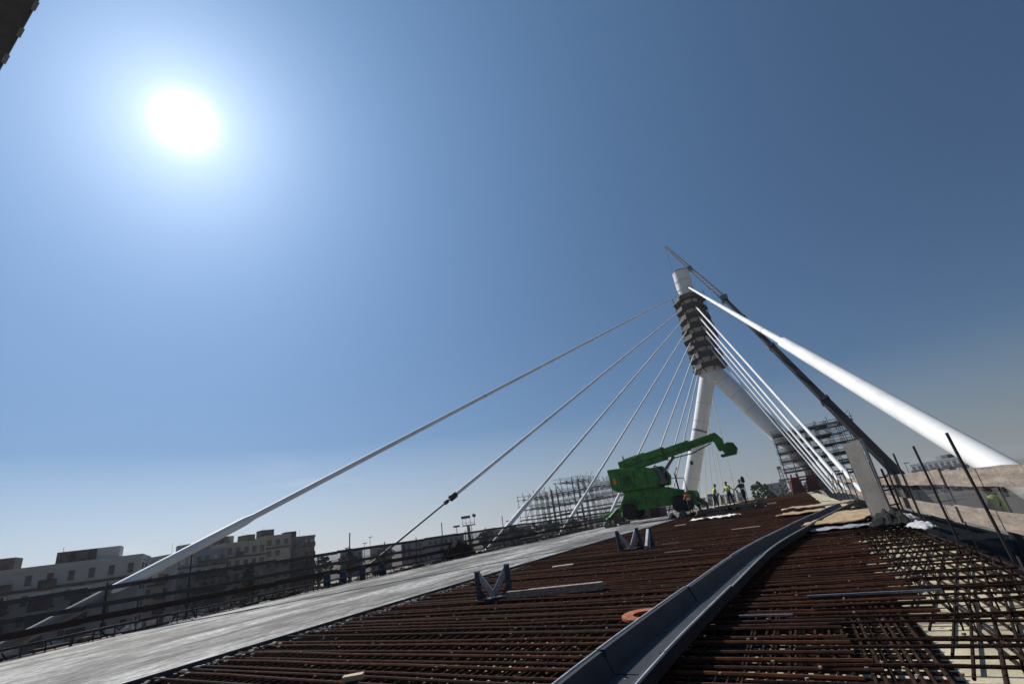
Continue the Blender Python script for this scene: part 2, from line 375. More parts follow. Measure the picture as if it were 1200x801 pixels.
RB = 2.32
rb = empty('plank_barrier', (0,0,0), label='right edge barrier of weathered planks, netting and leaning steel posts', cat='barrier')
def plank(name, y0, y1, z0, z1, ht, dx=0.0):
    mb = MB(); n = 8; vs = []; fs = []
    for i in range(n + 1):
        t = i/n; yy = y0 + (y1-y0)*t; z = h(yy) + z0 + (z1-z0)*t; a = .006*math.sin(i*1.9 + y0); c = .006*math.cos(i*2.3 + y0)
        vs += [(RB+dx-.016, yy, z - ht/2 + a), (RB+dx+.016, yy, z - ht/2 + a), (RB+dx+.016, yy, z + ht/2 + c), (RB+dx-.016, yy, z + ht/2 + c)]
    fs = [(0,1,2,3), tuple(n*4 + k for k in (3,2,1,0))]
    for i in range(n):
        for k in range(4): fs.append((i*4+k, i*4+4+k, i*4+4+(k+1)%4, i*4+(k+1)%4))
    mb.add(vs, fs).build(name, M_wood, rb)
yb = [3.2, 7.6, 11.6, 15.4, 19.4]
for i in range(4):
    plank('plank', yb[i], yb[i+1] + .18, 0.99 + random.uniform(-.015,.015), .97 + random.uniform(-.015,.015), .265, -.045 + .035*(i%2))
    plank('plank', yb[i], yb[i+1] + .18, .37 + random.uniform(-.015,.015), .37 + random.uniform(-.015,.015), .265, -.045 + .035*(i%2))
for (yy, zt, tx, ty) in ((9.6,1.66,-.03,.05),(12.3,1.62,-.02,.03),(14.9,1.6,.0,.04),(17.0,1.6,.02,.02),(19.3,1.6,.0,.0)):
    MB().tube([(RB-.09, yy, h(yy) - .15), (RB-.09 + tx*1.5, yy + ty*2, h(yy) + zt)], .022, 7).build('post', M_dark, rb, True)
    MB().tube([(RB+.09, yy - .25, h(yy) - .3), (RB+.06, yy - .22, h(yy) + .98)], .012, 6).build('stay_rod', M_dark, rb, True)
vs = []; fs = []; n = 40
for i in range(n + 1):
    yy = 3.2 + 16.2*i/n; vs += [(RB + .05 + .015*math.sin(i*1.9), yy, h(yy) + .30), (RB + .05 + .02*math.sin(i*1.3), yy, h(yy) + 1.0)]
for i in range(n): fs.append((2*i, 2*i+2, 2*i+3, 2*i+1))
MB().add(vs, fs).build('debris_net', NET_R, rb, True)
# farther continuation of planks
pb = empty('timber_barrier', (0,0,0), label='farther timber barrier behind the corrugated hoarding panel', cat='barrier')
for (z0) in (1.0, .38):
    for k in range(7):
        y0 = 21 + k*3.9; MB().beam((2.45, y0, h(y0) + z0), (2.45, y0 + 3.85, h(y0+3.85) + z0), .035, .2).build('plank', M_wood, pb)
for k in range(10):
    yy = 21.3 + k*3; MB().tube([(2.4, yy, h(yy) - .2), (2.4, yy, h(yy) + 1.6)], .025, 6).build('post', M_dark, pb, True)

# ---------------------------------------------------------------- drainage channel
ch = empty('drainage_channel', (0,0,0), label='long grey sheet steel drainage channel laid over the rebar', cat='channel')
PATH = [(2.0,-1.68,.54),(3.7,-1.64,.54),(5.2,-1.58,.54),(6.9,-1.43,.55),(8,-1.37,.54),(10.6,-1.17,.53),(12.65,-.91,.53),(15.5,-.43,.54),(18.9,.17,.53),(21.9,.75,.53),(25.6,1.5,.53),(29,2.2,.53)]
def cpath(y):
    for a, b in zip(PATH, PATH[1:]):
        if a[0] <= y <= b[0]:
            t = (y-a[0])/(b[0]-a[0]); return a[1] + (b[1]-a[1])*t, a[2] + (b[2]-a[2])*t
    return PATH[-1][1:]
segs = [2.0, 4.45, 7.3, 10.4, 13.5, 16.6, 19.7, 22.8, 25.9]
def smooth_c(y):
    xs = [cpath(min(max(y + d, 2.0), 28.9)) for d in (-1.2,-.6,0,.6,1.2)]
    return sum(a for a, b in xs)/5, sum(b for a, b in xs)/5
for i in range(len(segs) - 1):
    mb = MB(); y0, y1 = segs[i], segs[i+1] + .03; n = 5; ox = random.uniform(-.012,.012); oz = .006*(i % 2)
    prof = lambda w_: [(-w_/2 - .05, .19), (-w_/2, .19), (-w_/2 + .07, .02), (w_/2 - .02, .012), (w_/2, .165), (w_/2 + .045, .165)]
    vs = []; fs = []; m_ = 6
    for k in range(n + 1):
        yy = y0 + (y1-y0)*k/n; cx, cw = smooth_c(yy); zz = h(yy) + oz
        for (px, pz) in prof(cw - .05): vs.append((cx + px + ox, yy, zz + pz))
    for k in range(n):
        for q in range(m_ - 1): fs.append((k*m_+q, (k+1)*m_+q, (k+1)*m_+q+1, k*m_+q+1))
    o = mb.add(vs, fs).build('channel_section', M_chan, ch)
    sm = o.modifiers.new('sheet', 'SOLIDIFY'); sm.thickness = .012; sm.offset = 0
    for e_ in (0, 5):
        MB().tube([(v[0], v[1], v[2] + .006) for v in vs[e_::m_]], (.012), 6).build('rim', mat('sunlit_rim', (.42,.43,.45), .5), o, True)  # rim painted paler, sunlight caught along the edge put into its colour
    if i:
        cx, cw = smooth_c(y0)
        MB().box((cx - cw/2 + .02, y0 + .01, h(y0) + .10), (.05,.03,.22)).build('joint_clip', M_dark, ch)

spl = MB()
for k in range(140):
    yy = 3 + 14*random.random()**1.5; cx, cw = smooth_c(yy); s_ = random.uniform(.004,.02)
    spl.box((cx + random.uniform(-.17,.2), yy, h(yy) + .022), (s_*1.5, s_*2.2, .005), Matrix.Rotation(random.uniform(0,3),3,'Z'))
spl.build('cement_splashes', M_conc, ch, kind='stuff')
# ---------------------------------------------------------------- pylon
PX, PY = -8.1, 100.0
py = empty('bridge_pylon', (PX, PY, -9), label='tall white inverted Y pylon carrying the stay cables', cat='pylon'); py.location = (0,0,0)
MB().tube([(PX,PY,23.0),(PX,PY,26),(PX,PY,48.0)], [1.75,1.72,1.68], 40).build('shaft', M_white, py, True)
cap = MB().tube([(PX,PY,47.95),(PX,PY,48.12)], 1.72, 40).build('cap_ring', M_grey, py, True)
MB().tube([(PX-.1,PY,26.0),(-13.0,PY,15),(-19.7,PY+.5,0.2),(-23.8,PY+1,-9)], [1.5,1.38,1.38,1.38], 32).build('leg', M_white, py, True)
MB().tube([(PX+.1,PY,26.0),(-2.4,PY-1.2,15),(5.2,PY-3.2,0.2),(9.8,PY-4.4,-9)], [1.55,1.5,1.5,1.5], 32).build('leg', M_white, py, True)
MB().tube([(-13.2,PY,14.6),(-13.35,PY,14.3)], 1.43, 32).build('weld_band', M_grey, py, True)
M_seamw = mat('weld_seam', (.55,.55,.54), .6)
def band_on(a, b, t_, r_, m_=M_seamw, wd=.05):
    a, b = Vector(a), Vector(b); c = a.lerp(b, t_); d = (b - a).normalized()*wd; MB().tube([c - d, c + d], r_, 32).build('weld_seam', m_, py, True)
for t_ in (.3,.6,.9): band_on((PX-.1,PY,26.0),(-13.0,PY,15),t_,1.46); band_on((-13.0,PY,15),(-19.7,PY+.5,0.2),t_,1.395); band_on((PX+.1,PY,26.0),(-2.4,PY-1.2,15),t_,1.56); band_on((-2.4,PY-1.2,15),(5.2,PY-3.2,.2),t_,1.515)
for z_ in (24.8,43.6,45.6): band_on((PX,PY,0),(PX,PY,50),z_/50,1.765)
MB().box((-16.1,PY-1.38,8.7),(.5,.1,.7)).build('hatch', M_dark, py)
ords = ['topmost','second from top','third from top','fourth from top','fourth from bottom','third from bottom','second from bottom','lowest']
for i in range(8):
    zc = 41.0 - i*2.14; rr = 3.2 + random.uniform(-.2,.2); rz = random.uniform(-.1,.1)
    cx = PX + random.uniform(-.12,.12)
    wp = empty('work_platform', (cx, PY, zc), rz, label=f'{ords[i]} grey work platform ringing the pylon shaft', cat='platform', group='work platforms ringing the pylon')
    P = [(rr*math.cos(a*PI/4 + PI/8), rr*math.sin(a*PI/4 + PI/8)) for a in range(8)]
    fl = MB(); fl.poly([(p[0], p[1], -.12) for p in P], (0,0,.1)).build('floor', M_board, wp)
    for a in range(8):
        p, q = Vector((*P[a],0)), Vector((*P[(a+1)%8],0)); top = random.uniform(.86,.96); hh = random.uniform(.65,.9)
        mb = MB(); e = (p + q).normalized()*.05
        vs = [p*1.06 + Vector((0,0,-.35)), q*1.06 + Vector((0,0,-.35)), q*top + Vector((0,0,hh)), p*top + Vector((0,0,hh))]
        vs += [v + e for v in vs]
        mb.add(vs, [(0,1,2,3),(7,6,5,4),(0,4,5,1),(1,5,6,2),(2,6,7,3),(3,7,4,0)]).build('panel', M_panel, wp)
        MB().beam((p.x*.55, p.y*.55, -1.0), (p.x*.98, p.y*.98, -.15), .12, .16).build('bracket', M_dark, wp)
    for a in (0,2,4,5,6):
        MB().tube([(P[a][0]*1.0, P[a][1]*1.0, -.3), (P[a][0]*1.0, P[a][1]*1.0, 2.0)], .05, 5).build('guard_post', M_dark, wp)

# ---------------------------------------------------------------- stay cables
def cable(label, a, b, r, rs, sl_, group, collar=True, thin_to=0):
    a, b = Vector(a), Vector(b); d = (b - a).normalized()
    t = empty('stay_cable', a, label=label, cat='cable', group=group)
    p = lambda s_: d*s_
    ln = (b - a).length
    if thin_to:
        MB().tube([p(0), p(thin_to)], r*.5, 12).build('strand_bundle', M_grey, t, True)
        MB().tube([p(thin_to - .15), p(thin_to + .35)], r*1.7, 14).build('collar', M_dark, t, True)
        MB().tube([p(thin_to - .75), p(thin_to - .5)], r*1.1, 12).build('clamp', M_dark, t, True)
        MB().tube([p(thin_to + .3), p(ln)], r, 16).build('sheath', M_white, t, True)
    else:
        MB().tube([p(-1.0), p(sl_), p(sl_ + .35)], [rs, rs, r*1.05], 20).build('anchor_pipe', M_white, t, True)
        MB().tube([p(sl_ + .3), p(ln)], r, 16).build('sheath', M_white, t, True)
    for q in range(1, 4):
        if ln > 60: MB().tube([p(ln*q*.24), p(ln*q*.24 + .18)], r*1.06, 16).build('sheath_joint', M_seamw, t, True)
    return t
LA = [(6.4,43.0,6.6),(19.3,39.6,0),(31.7,37.6,5.5),(44.2,35.2,5),(56.5,32.6,5),(68.5,30.2,4),(79.5,28.0,4),(88.5,26.9,3)]
lblL = ['nearest and longest left stay cable with thick white anchor pipe','second left stay cable with dark collar and bare lower strands','third left stay cable landing beyond the barrier before the scaffolding','fourth left stay cable crossing the left scaffolding','fifth left stay cable just above the green machine','sixth left stay cable, right of the fifth toward the pylon','seventh left stay cable, next but one to the pylon leg','left stay cable closest to the near pylon leg']
for i, (ya, zt, sl_) in enumerate(LA):
    cable(lblL[i], (-20.2, ya, h(ya) + .35), (PX - 1.5, PY - .6, zt), (.12), .175, sl_, 'stay cables on the left of the deck', thin_to=(7.6 if i == 1 else 0))
RA = [(12.0,43.4,18.5,.185,.27,3.7),(44.0,39.3,4.5,.15,.2,3.8),(56.5,37.0,4.5,.15,.2,3.8),(66,35.0,4,.14,.19,3.8),(75,32.8,4,.14,.19,3.8),(84,30.6,4,.13,.18,3.8)]
lblR = ['huge bright white stay cable sweeping past the plank barrier','white stay cable ending behind the corrugated hoarding panel','second thin white stay cable entering the right scaffolding','third thin white stay cable entering the right scaffolding','fourth thin white stay cable entering the right scaffolding','innermost thin white stay cable along the right pylon leg']
for i, (ya, zt, sl_, r_, rs, xa) in enumerate(RA):
    cable(lblR[i], (xa, ya, h(ya) + .35), (PX + .9, PY - 1.45, zt), r_, rs, sl_, 'stay cables on the right of the deck')
for i, ya in enumerate((118,129,141,153,166,180)):
    cable(['first','second','third','fourth','fifth'][i] + ' far stay cable behind the pylon counted from the left leg' if i < 5 else 'outermost far stay cable with bright white lower end right of the workers',
          (-20.2, ya + (18 if i == 5 else 0), .7), (PX - (.2 if i == 5 else 1.0), PY + 1.3, 27.5 + i*2.2 + (1.5 if i == 5 else 0)), .10 if i < 5 else .15, .22 if i < 5 else .3, 3 if i < 5 else 13, 'stay cables beyond the pylon')

# ---------------------------------------------------------------- scaffolding
def scaffold(name, label, x0, x1, nx, y0, y1, ny, z0, tops, lift, group=None, boards=0.5, tr=.05):
    t = empty(name, (0,0,0), label=label, cat='scaffolding')
    xs = [x0 + (x1-x0)*i/(nx-1) for i in range(nx)]; ys = [y0 + (y1-y0)*j/(ny-1) for j in range(ny)]
    for i, xx in enumerate(xs):
        for yy in ys:
            zt = tops(i/(nx-1)) + random.uniform(-.2,.5)
            MB().tube([(xx + random.uniform(-.05,.05), yy, z0), (xx, yy, zt)], tr, 5).build('standard', M_tube, t)
    zmax = max(tops(i/20) for i in range(21)); z = z0 + lift*.5
    while z < zmax:
        ok = [i for i in range(nx) if tops(i/(nx-1)) >= z]
        if len(ok) > 1:
            i0, i1 = ok[0], ok[-1]
            for yy in ys:
                for dz in (0, .95 if lift > 1.5 else .5):
                    MB().tube([(xs[i0] - .3, yy - .06, z + dz), (xs[i1] + .3, yy - .06, z + dz + random.uniform(-.05,.05))], tr*.85, 5).build('ledger', M_tube, t)
            for i in ok:
                MB().tube([(xs[i], y0 - .3, z + .06), (xs[i], y1 + .3, z + .06)], tr*.85, 5).build('transom', M_tube, t)
            for j in range(ny - 1):
                for i in range(i0, i1):
                    if random.random() < boards:
                        MB().box(((xs[i]+xs[i+1])/2, (ys[j]+ys[j+1])/2, z + .13), (xs[i+1]-xs[i] - .04, (ys[j+1]-ys[j])*.8, .06)).build('deck_board', M_board, t)
            for i in range(i0, i1):
                if random.random() < .75:
                    a, b = (xs[i], xs[i+1]) if random.random() < .5 else (xs[i+1], xs[i])
                    yy = random.choice(ys); MB().tube([(a, yy + .06, z), (b, yy + .06, z + lift)], .036, 5).build('brace', M_tube, t)
        z += lift
    return t
scaffold('scaffolding', 'wide low scaffolding of dark tubes left of the green machine', -34.5, -20.6, 17, 62, 70, 5, -9, lambda t: 5.9 if t < .38 else (6.8 if t < .75 else 6.2), 1.35, boards=.22, tr=.036)
scaffold('scaffolding', 'tall dense scaffolding wrapped around the right pylon leg', -1.1, 10.2, 8, 90, 99, 4, 0.3, lambda t: 10.2 if t < .48 else 11.0, 1.5, boards=.85)

# ---------------------------------------------------------------- dark mobile crane beyond the right edge
mc = empty('mobile_crane', (10.5, 68, -9), label='dark mobile crane boom with pale lattice jib rising behind the barrier', cat='crane'); mc.location = (0,0,0)
B0, B1, B2 = Vector((12.7,68,-5.6)), Vector((-1.4,95,37.2)), Vector((-9.3,97.5,54.0))
for t0, t1, wd in ((0,.42,1.25),(.40,.68,1.08),(.66,.86,.92),(.84,1.0,.8)):
    a, b = B0.lerp(B1, t0), B0.lerp(B1, t1)
    o = MB().beam(a, b, wd*.8, wd, (0,-1,.3)).build('boom_section', M_boom, mc, bevel=.08)
    MB().beam(b - (b-a).normalized()*.5, b, wd*.92, wd*1.14, (0,-1,.3)).build('boom_collar', M_dark, o)
MB().box(B1, (1.3,1.3,1.5)).build('boom_head', M_grey, mc, bevel=.1)
jd = (B2 - B1).normalized(); sx = jd.cross(Vector((0,1,0))).normalized(); sy = sx.cross(jd)
jl = (B2 - B1).length; ja = []
for cx, cy in ((-1,-1),(1,-1),(1,1),(-1,1)):
    a = B1 + sx*cx*.45 + sy*cy*.45; b = B2 + sx*cx*.18 + sy*cy*.18; ja.append((a, b))
    MB().tube([a, b], .07, 5).build('jib_chord', M_lattice, mc)
lac = MB(); nb_ = 20
for f in range(4):
    (a0, b0), (a1, b1) = ja[f], ja[(f+1)%4]
    for k in range(nb_):
        lac.tube([a0.lerp(b0, k/nb_), a1.lerp(b1, (k+.5)/nb_)], .035, 4); lac.tube([a1.lerp(b1, (k+.5)/nb_), a0.lerp(b0, (k+1)/nb_)], .035, 4)
lac.build('jib_lacing', M_lattice, mc)
MB().box(B1.lerp(B2,.55), (.8,.8,.9)).build('jib_joint', M_grey, mc)
MB().tube([B2, Vector((-9.3,97.5,46.5))], .03, 5).build('hoist_rope', M_dark, mc)
MB().box((13.4,66.5,-7.0),(3,11,1.2)).build('carrier', M_boom, mc, bevel=.1)
MB().box((13.2,67.5,-5.7),(2.8,4.5,1.6)).build('turntable', M_boom, mc, bevel=.1)
for dx in (-1.4,1.4):
    for dy in (-4,-2.4,0.5,2.2,3.9):
        MB().tube([(13.4+dx-.25,66.5+dy,-8.3),(13.4+dx+.25,66.5+dy,-8.3)], .7, 16).build('wheel', M_tyre, mc)

# crane boom whose edge cuts the top left corner
cb = empty('crane_boom', (-12.6,1.1,-9), label='dark crane boom cutting across the top left corner of the sky', cat='crane'); cb.location = (0,0,0)
a, b = Vector((-12.05,1.30,10.0)), Vector((-10.5,1.35,13.0)); dd = (b - a).normalized()
ax = dd.cross(fw).normalized()
if ax.dot(rt) > 0: ax = -ax
c0 = Vector((-11.26,1.43,11.1)) + Vector((-.52,0,.0)); c1 = Vector((-10.03,1.46,12.36)) + Vector((-.52,0,.0)); dd = (c1 - c0).normalized()
nv = dd.cross(Vector((0,1,0))).normalized()
if nv.x > 0: nv = -nv
off = nv*.55 + Vector((0,-.55,0))
MB().beam(c0 - dd*26 + off, c0 + dd*7 + off, 1.1, 1.1, nv).build('boom', M_form, cb, bevel=.06)
for k in range(-8, 6):
    MB().beam(c0 + dd*(k*.62) + nv*.02 + Vector((0,-.02,0)), c0 + dd*(k*.62 + .2) + nv*.02 + Vector((0,-.02,0)), .07, .07).build('bolt_lug', M_grey, cb)

# ---------------------------------------------------------------- green telescopic machine
gm = empty('telehandler', (-11.7, 46, h(46) + .22), 0.0, label='bright green rotating telescopic handler with its boom reaching right', cat='telehandler')
M_seam = mat('panel_gap', (0.012,0.03,0.01), 0.8)
zb = .18
chs = MB().poly([(-3.0,-1.0,1.2),(-2.6,-1.0,.85),(3.4,-1.0,.85),(4.0,-1.0,1.2),(3.9,-1.0,1.75),(2.3,-1.0,2.15),(1.5,-1.0,2.45),(-2.1,-1.0,2.5),(-2.5,-1.0,1.9)], (0,2.0,0)).build('chassis', M_green, gm, bevel=.06)
MB().poly([(-4.7,-1.1,.55),(-2.4,-1.1,.95),(-2.2,-1.1,1.55),(-4.5,-1.1,.85)], (0,.5,0)).build('stabiliser_arm', M_green, gm, bevel=.05)
for x_ in (-1.6,-.3,1.0,2.2): MB().box((x_,-1.005,1.75),(.03,.02,1.0)).build('panel_gap', M_seam, chs)
for x_ in (-1.0,.4): MB().box((x_,-1.02,1.5),(.8,.05,.35)).build('tool_box', M_green2, chs)
MB().box((3.95,-.7,1.5),(.1,.25,.18)).build('headlamp', M_galv, chs); MB().box((3.95,.7,1.5),(.1,.25,.18)).build('headlamp', M_galv, chs)
for sx_ in (-1.9, 2.6):
    for sy_ in (-1.2, 1.2):
        wh = MB().tube([(sx_,sy_-.3,zb+.62),(sx_,sy_-.24,zb+.62),(sx_,sy_+.24,zb+.62),(sx_,sy_+.3,zb+.62)], [.52,.66,.66,.52], 22).build('wheel', M_tyre, gm, True)
        MB().tube([(sx_,sy_-.27,zb+.62),(sx_,sy_+.27,zb+.62)], .28, 16).build('rim', M_seam, wh, True)
        MB().poly([(sx_-.8,sy_-.32,zb+1.1),(sx_-.4,sy_-.32,zb+1.42),(sx_+.4,sy_-.32,zb+1.42),(sx_+.8,sy_-.32,zb+1.1),(sx_+.7,sy_-.32,zb+1.1),(sx_+.36,sy_-.32,zb+1.36),(sx_-.36,sy_-.32,zb+1.36),(sx_-.7,sy_-.32,zb+1.1)], (0,.64,0)).build('mudguard', M_green2, gm)
for sx_ in (-3.1, 3.6):
    for sy_ in (-1, 1):
        ex = sx_ + (.6 if sx_ > 0 else -.6)
        og = MB().beam((sx_, sy_*.9, 1.2), (ex, sy_*2.0, .5), .28, .28).build('outrigger', M_green2, gm)
        MB().tube([(ex, sy_*2.0, -.1), (ex, sy_*2.0, .6)], .1, 10).build('jack_leg', M_dark, og)
        MB().box((ex, sy_*2.0, -.1), (.9,.8,.22)).build('timber_pad', M_board, og)
MB().tube([(-.6,0,2.4),(-.6,0,2.75)], .95, 24).build('slew_ring', M_dark, gm, True)
MB().poly([(-2.2,-.95,2.35),(1.3,-.95,2.35),(1.1,-.95,2.7),(-2.4,-.95,2.7)], (0,1.9,0)).build('turret_base', M_green2, gm, bevel=.05)
eh = MB().poly([(-3.2,-1.25,2.95),(-2.6,-1.25,2.6),(1.0,-1.25,2.6),(1.35,-1.25,3.2),(1.15,-1.25,3.95),(.4,-1.25,4.35),(-1.0,-1.25,4.65),(-3.3,-1.25,4.75)], (0,1.1,0)).build('engine_housing', M_green, gm, bevel=.09)
for x_ in (-2.2,-.9,.3): MB().box((x_,-1.27,3.55),(.03,.03,1.5)).build('panel_gap', M_seam, eh)
for k in range(6): MB().box((-1.55, -1.27, 3.1 + k*.14), (.9,.04,.06)).build('vent_louvre', M_seam, eh)
MB().box((-2.75,-1.27,3.6),(.3,.03,.5)).build('warning_plate', M_hivo, eh)
MB().poly([(-3.0,.2,2.65),(-.2,.2,2.6),(-.2,.2,4.3),(-3.0,.2,4.6)], (0,1.1,0)).build('counterweight', M_green2, gm, bevel=.09)
cabn = MB().poly([(.3,.25,2.6),(1.75,.25,2.6),(1.95,.25,3.4),(1.45,.25,4.35),(.4,.25,4.35)], (0,.95,0)).build('cab', M_green2, gm, bevel=.06)
MB().poly([(.5,.22,3.2),(1.7,.22,3.2),(1.75,.22,3.45),(1.35,.22,4.2),(.5,.22,4.2)], (0,1.01,0)).build('window', M_glass, cabn)
arcp = [(1.0 + .75*math.cos(a_), -.95, 3.35 + 1.0*math.sin(a_)) for a_ in [i_*PI/14 for i_ in range(8)]]
MB().tube(arcp, .05, 6).build('cab_guard', M_green2, cabn)
MB().poly([(1.1,-.95,2.7),(1.72,-.95,2.7),(1.7,-.95,3.4),(1.35,-.95,4.1),(1.1,-.95,4.25)], (0,.8,0)).build('window', mat('clear_glass', (.10,.12,.13), .05), cabn)
Bm0, Bm1 = Vector((-2.1,-.55,4.75)), Vector((6.65,-1.1,5.75))
for (t0, t1, wd) in ((0,.50,1.08),(.46,.76,.82),(.72,1.0,.62)):
    o = MB().beam(Bm0.lerp(Bm1,t0), Bm0.lerp(Bm1,t1), wd*.8, wd).build('boom_section', M_green, gm, bevel=.05)
    MB().beam(Bm0.lerp(Bm1,t1-.015), Bm0.lerp(Bm1,t1), wd*.88, wd*1.08).build('boom_collar', M_green2, o)
    MB().beam(Bm0.lerp(Bm1,t0+.03) + Vector((0,-wd*.41,-.1)), Bm0.lerp(Bm1,t1-.03) + Vector((0,-wd*.41,-.1)), .02, .05).build('seam', M_seam, o)
MB().beam((-1.6,-.55,5.3),(0.4,-.6,5.55),.5,.34).build('hose_reel_box', M_green2, gm, bevel=.05)
MB().tube([(-1.7,-.55,5.2),(-1.7,-.55,5.8)], .06, 8).build('beacon', M_orange, gm)
MB().tube([(1.0,-.65,3.0),(3.0,-.85,4.85)], .13, 10).build('lift_cylinder', M_grey, gm, True)
MB().tube([(3.0,-.95,4.7),(4.6,-1.0,4.78),(6.4,-1.1,5.3)], .05, 8).build('hose', M_dark, gm, True)
hd = MB().poly([(6.4,-1.45,6.05),(6.95,-1.45,6.1),(7.35,-1.45,5.5),(7.4,-1.45,4.6),(6.85,-1.45,4.5),(6.7,-1.45,5.2)], (0,.7,0)).build('boom_head', M_green, gm, bevel=.06)
MB().tube([(7.65,-1.6,4.55),(7.65,-.6,4.55)], .5, 18).build('winch_drum', M_green2, hd, True)
MB().poly([(6.9,-1.5,4.0),(8.1,-1.5,4.05),(8.3,-1.5,4.5),(8.1,-1.5,5.0),(7.6,-1.5,5.1),(7.6,-1.5,4.9),(7.95,-1.5,4.8),(8.05,-1.5,4.5),(7.9,-1.5,4.25),(6.9,-1.5,4.2)], (0,.9,0)).build('winch_frame', M_green2, hd, bevel=.03)
MB().tube([(1.9,-1.05,2.2),(1.9,-1.05,3.1),(3.4,-1.05,2.9),(3.4,-1.05,1.8)], .04, 6).build('handrail', M_dark, gm)
MB().tube([(2.6,-.4,2.0),(2.6,-.4,3.4),(2.9,-.4,3.9)], .07, 8).build('exhaust_stack', M_dark, gm, True)

# ---------------------------------------------------------------- people
def skin_mesh(name, verts, edges, radii, mats, matfn=None, root=0, sub=1):
    me = bpy.data.meshes.new(name); me.from_pydata([tuple(v) for v in verts], edges, [])
    o = bpy.data.objects.new(name, me); COL.objects.link(o)
    sk = o.modifiers.new('skin', 'SKIN'); sk.use_smooth_shade = True
    for i, r_ in enumerate(radii):
        sv = me.skin_vertices[0].data[i]; sv.radius = r_ if isinstance(r_, tuple) else (r_, r_); sv.use_root = (i == root)
    ss = o.modifiers.new('sub', 'SUBSURF'); ss.levels = sub; ss.render_levels = sub
    dg = bpy.context.evaluated_depsgraph_get(); nm = bpy.data.meshes.new_from_object(o.evaluated_get(dg)); nm.name = name
    bpy.data.objects.remove(o); bpy.data.meshes.remove(me)
    nm.materials.clear()
    for mm in mats: nm.materials.append(mm)
    for p in nm.polygons: p.material_index = matfn(p.center) if matfn else 0; p.use_smooth = True
    return nm
def person(label, loc, rz, vest, helmet, bend=0.0, arms=((.25,-.15),(.25,-.15)), stride=.12):
    t = empty('person', loc, rz, label=label, cat='person', group='workers in high visibility vests')
    V = []; E_ = []; Rd = []
    def add(p, r_, par=None):
        V.append(Vector(p)); Rd.append(r_)
        if par is not None: E_.append((par, len(V)-1))
        return len(V)-1
    sb, cb_ = math.sin(bend), math.cos(bend)
    T = lambda x_, f, z_: (x_, f*cb_ + (z_-.95)*sb, .95 + (z_-.95)*cb_ - f*sb)     # bends forward (+y) at hips
    pel = add((0,0,.96), (.16,.115)); belly = add(T(0,0,1.12), (.145,.105), pel); chest = add(T(0,0,1.34), (.17,.115), belly)
    nk = add(T(0,.01,1.50), .062, chest); hb = add(T(0,.03,1.58), .075, nk); hm = add(T(0,.035,1.66), (.082,.098), hb); add(T(0,.02,1.76), (.06,.075), hm)
    add(T(0,.145,1.645), .016, hm)                                            # nose
    for s, sd_ in ((-1,0),(1,1)):
        hip = add((s*.095,0,.88), .098, pel); kn = add((s*.11, s*stride*.5 + .03, .49), .064, hip); an = add((s*.115, s*stride - .02, .09), .043, kn)
        heel = add((s*.115, s*stride - .03, .045), .042, an); add((s*.125, s*stride + .16, .035), (.042,.034), heel)
        sh = add(T(s*.19,0,1.42), .07, chest); fo, ot = arms[sd_]
        el = add(T(s*(.24 + abs(ot)*.3), fo*.35, 1.15), .046, sh); wr = add(T(s*(.22 + ot*.3), fo*.35 + .18 + fo*.3, 1.02 + fo*.35), .031, el)
        pm_ = add(Vector(V[wr]) + Vector((0,.06,-.03)), (.036,.022), wr)
        for q in range(4):
            k1 = add(V[pm_] + Vector((s*(q-1.5)*.019,.05 - abs(q-1.3)*.006,-.015)), .009, pm_); add(V[k1] + Vector((0,.02,-.03)), .008, k1)
        th = add(V[pm_] + Vector((-s*.04,.01,.0)), .010, pm_); add(V[th] + Vector((-s*.008,.03,-.01)), .009, th)
    zn = Vector(T(0,0,1.5)).z
    def mf(c): return 1 if c.z < .93 and c.z > .12 else (2 if c.z <= .12 else 0 if c.z > zn or abs(c.x) > .22 else 1)
    place('body', skin_mesh('body', V, E_, Rd, [M_skin, M_trous, M_tyre], mf), t)
    vv = [T(0,0,.93), T(0,0,1.12), T(0,0,1.34), T(0,0,1.44), T(-.19,0,1.42), T(.19,0,1.42), T(-.235,.06,1.22), T(.235,.06,1.22)]
    place('vest', skin_mesh('vest', vv, [(0,1),(1,2),(2,3),(2,4),(2,5),(4,6),(5,7)], [(.185,.14),(.175,.135),(.195,.14),(.10,.08),.09,.09,.062,.062], [vest, M_sheet], lambda c: 1 if abs((c - Vector(T(0,0,1.12))).z) < .025 else 0), t)
    c_ = Vector(T(0,.02,1.70)); mb = MB()
    mb.tube([c_ + Vector((0,0,-.01)), c_ + Vector((0,0,.015)), c_ + Vector((0,0,.08)), c_ + Vector((0,0,.125)), c_ + Vector((0,0,.145))], [.135,.118,.11,.075,.02], 14)
    mb.build('helmet', helmet, t, True)
    return t
MH_w = mat('white_helmet', (.75,.75,.72), .4); MH_d = mat('dark_helmet', (.06,.07,.05), .5); MH_o = mat('orange_helmet', (.8,.32,.05), .4)
PZ = h(43) + .40
person('worker in yellow green vest bending forward, leftmost of the three', (-6.0,43,PZ), R(-60), M_hivis, MH_d, .35)
person('worker in orange and yellow vest standing in the middle of the three', (-4.85,43.1,PZ), R(150), M_hivis, MH_d, .05, ((.6,.1),(.3,-.1)))
person('dark clad worker with raised arm standing right of the two yellow vests', (-3.8,43.0,PZ), R(40), mat('dark_olive_vest', (.06,.075,.03), .8), MH_d, .12, ((1.6,.2),(.4,0)))
person('worker in orange vest standing close beside the green machine', (-7.75,41.6,h(41.6)+.25), R(20), M_hivo, MH_w, .1, ((.7,.1),(.5,0)))
person('worker in yellow vest and orange helmet behind the plank barrier netting', (3.05,12.3,h(12.3)-.90), R(70), M_hivis, MH_o, .1, ((.5,.1),(.3,0)))
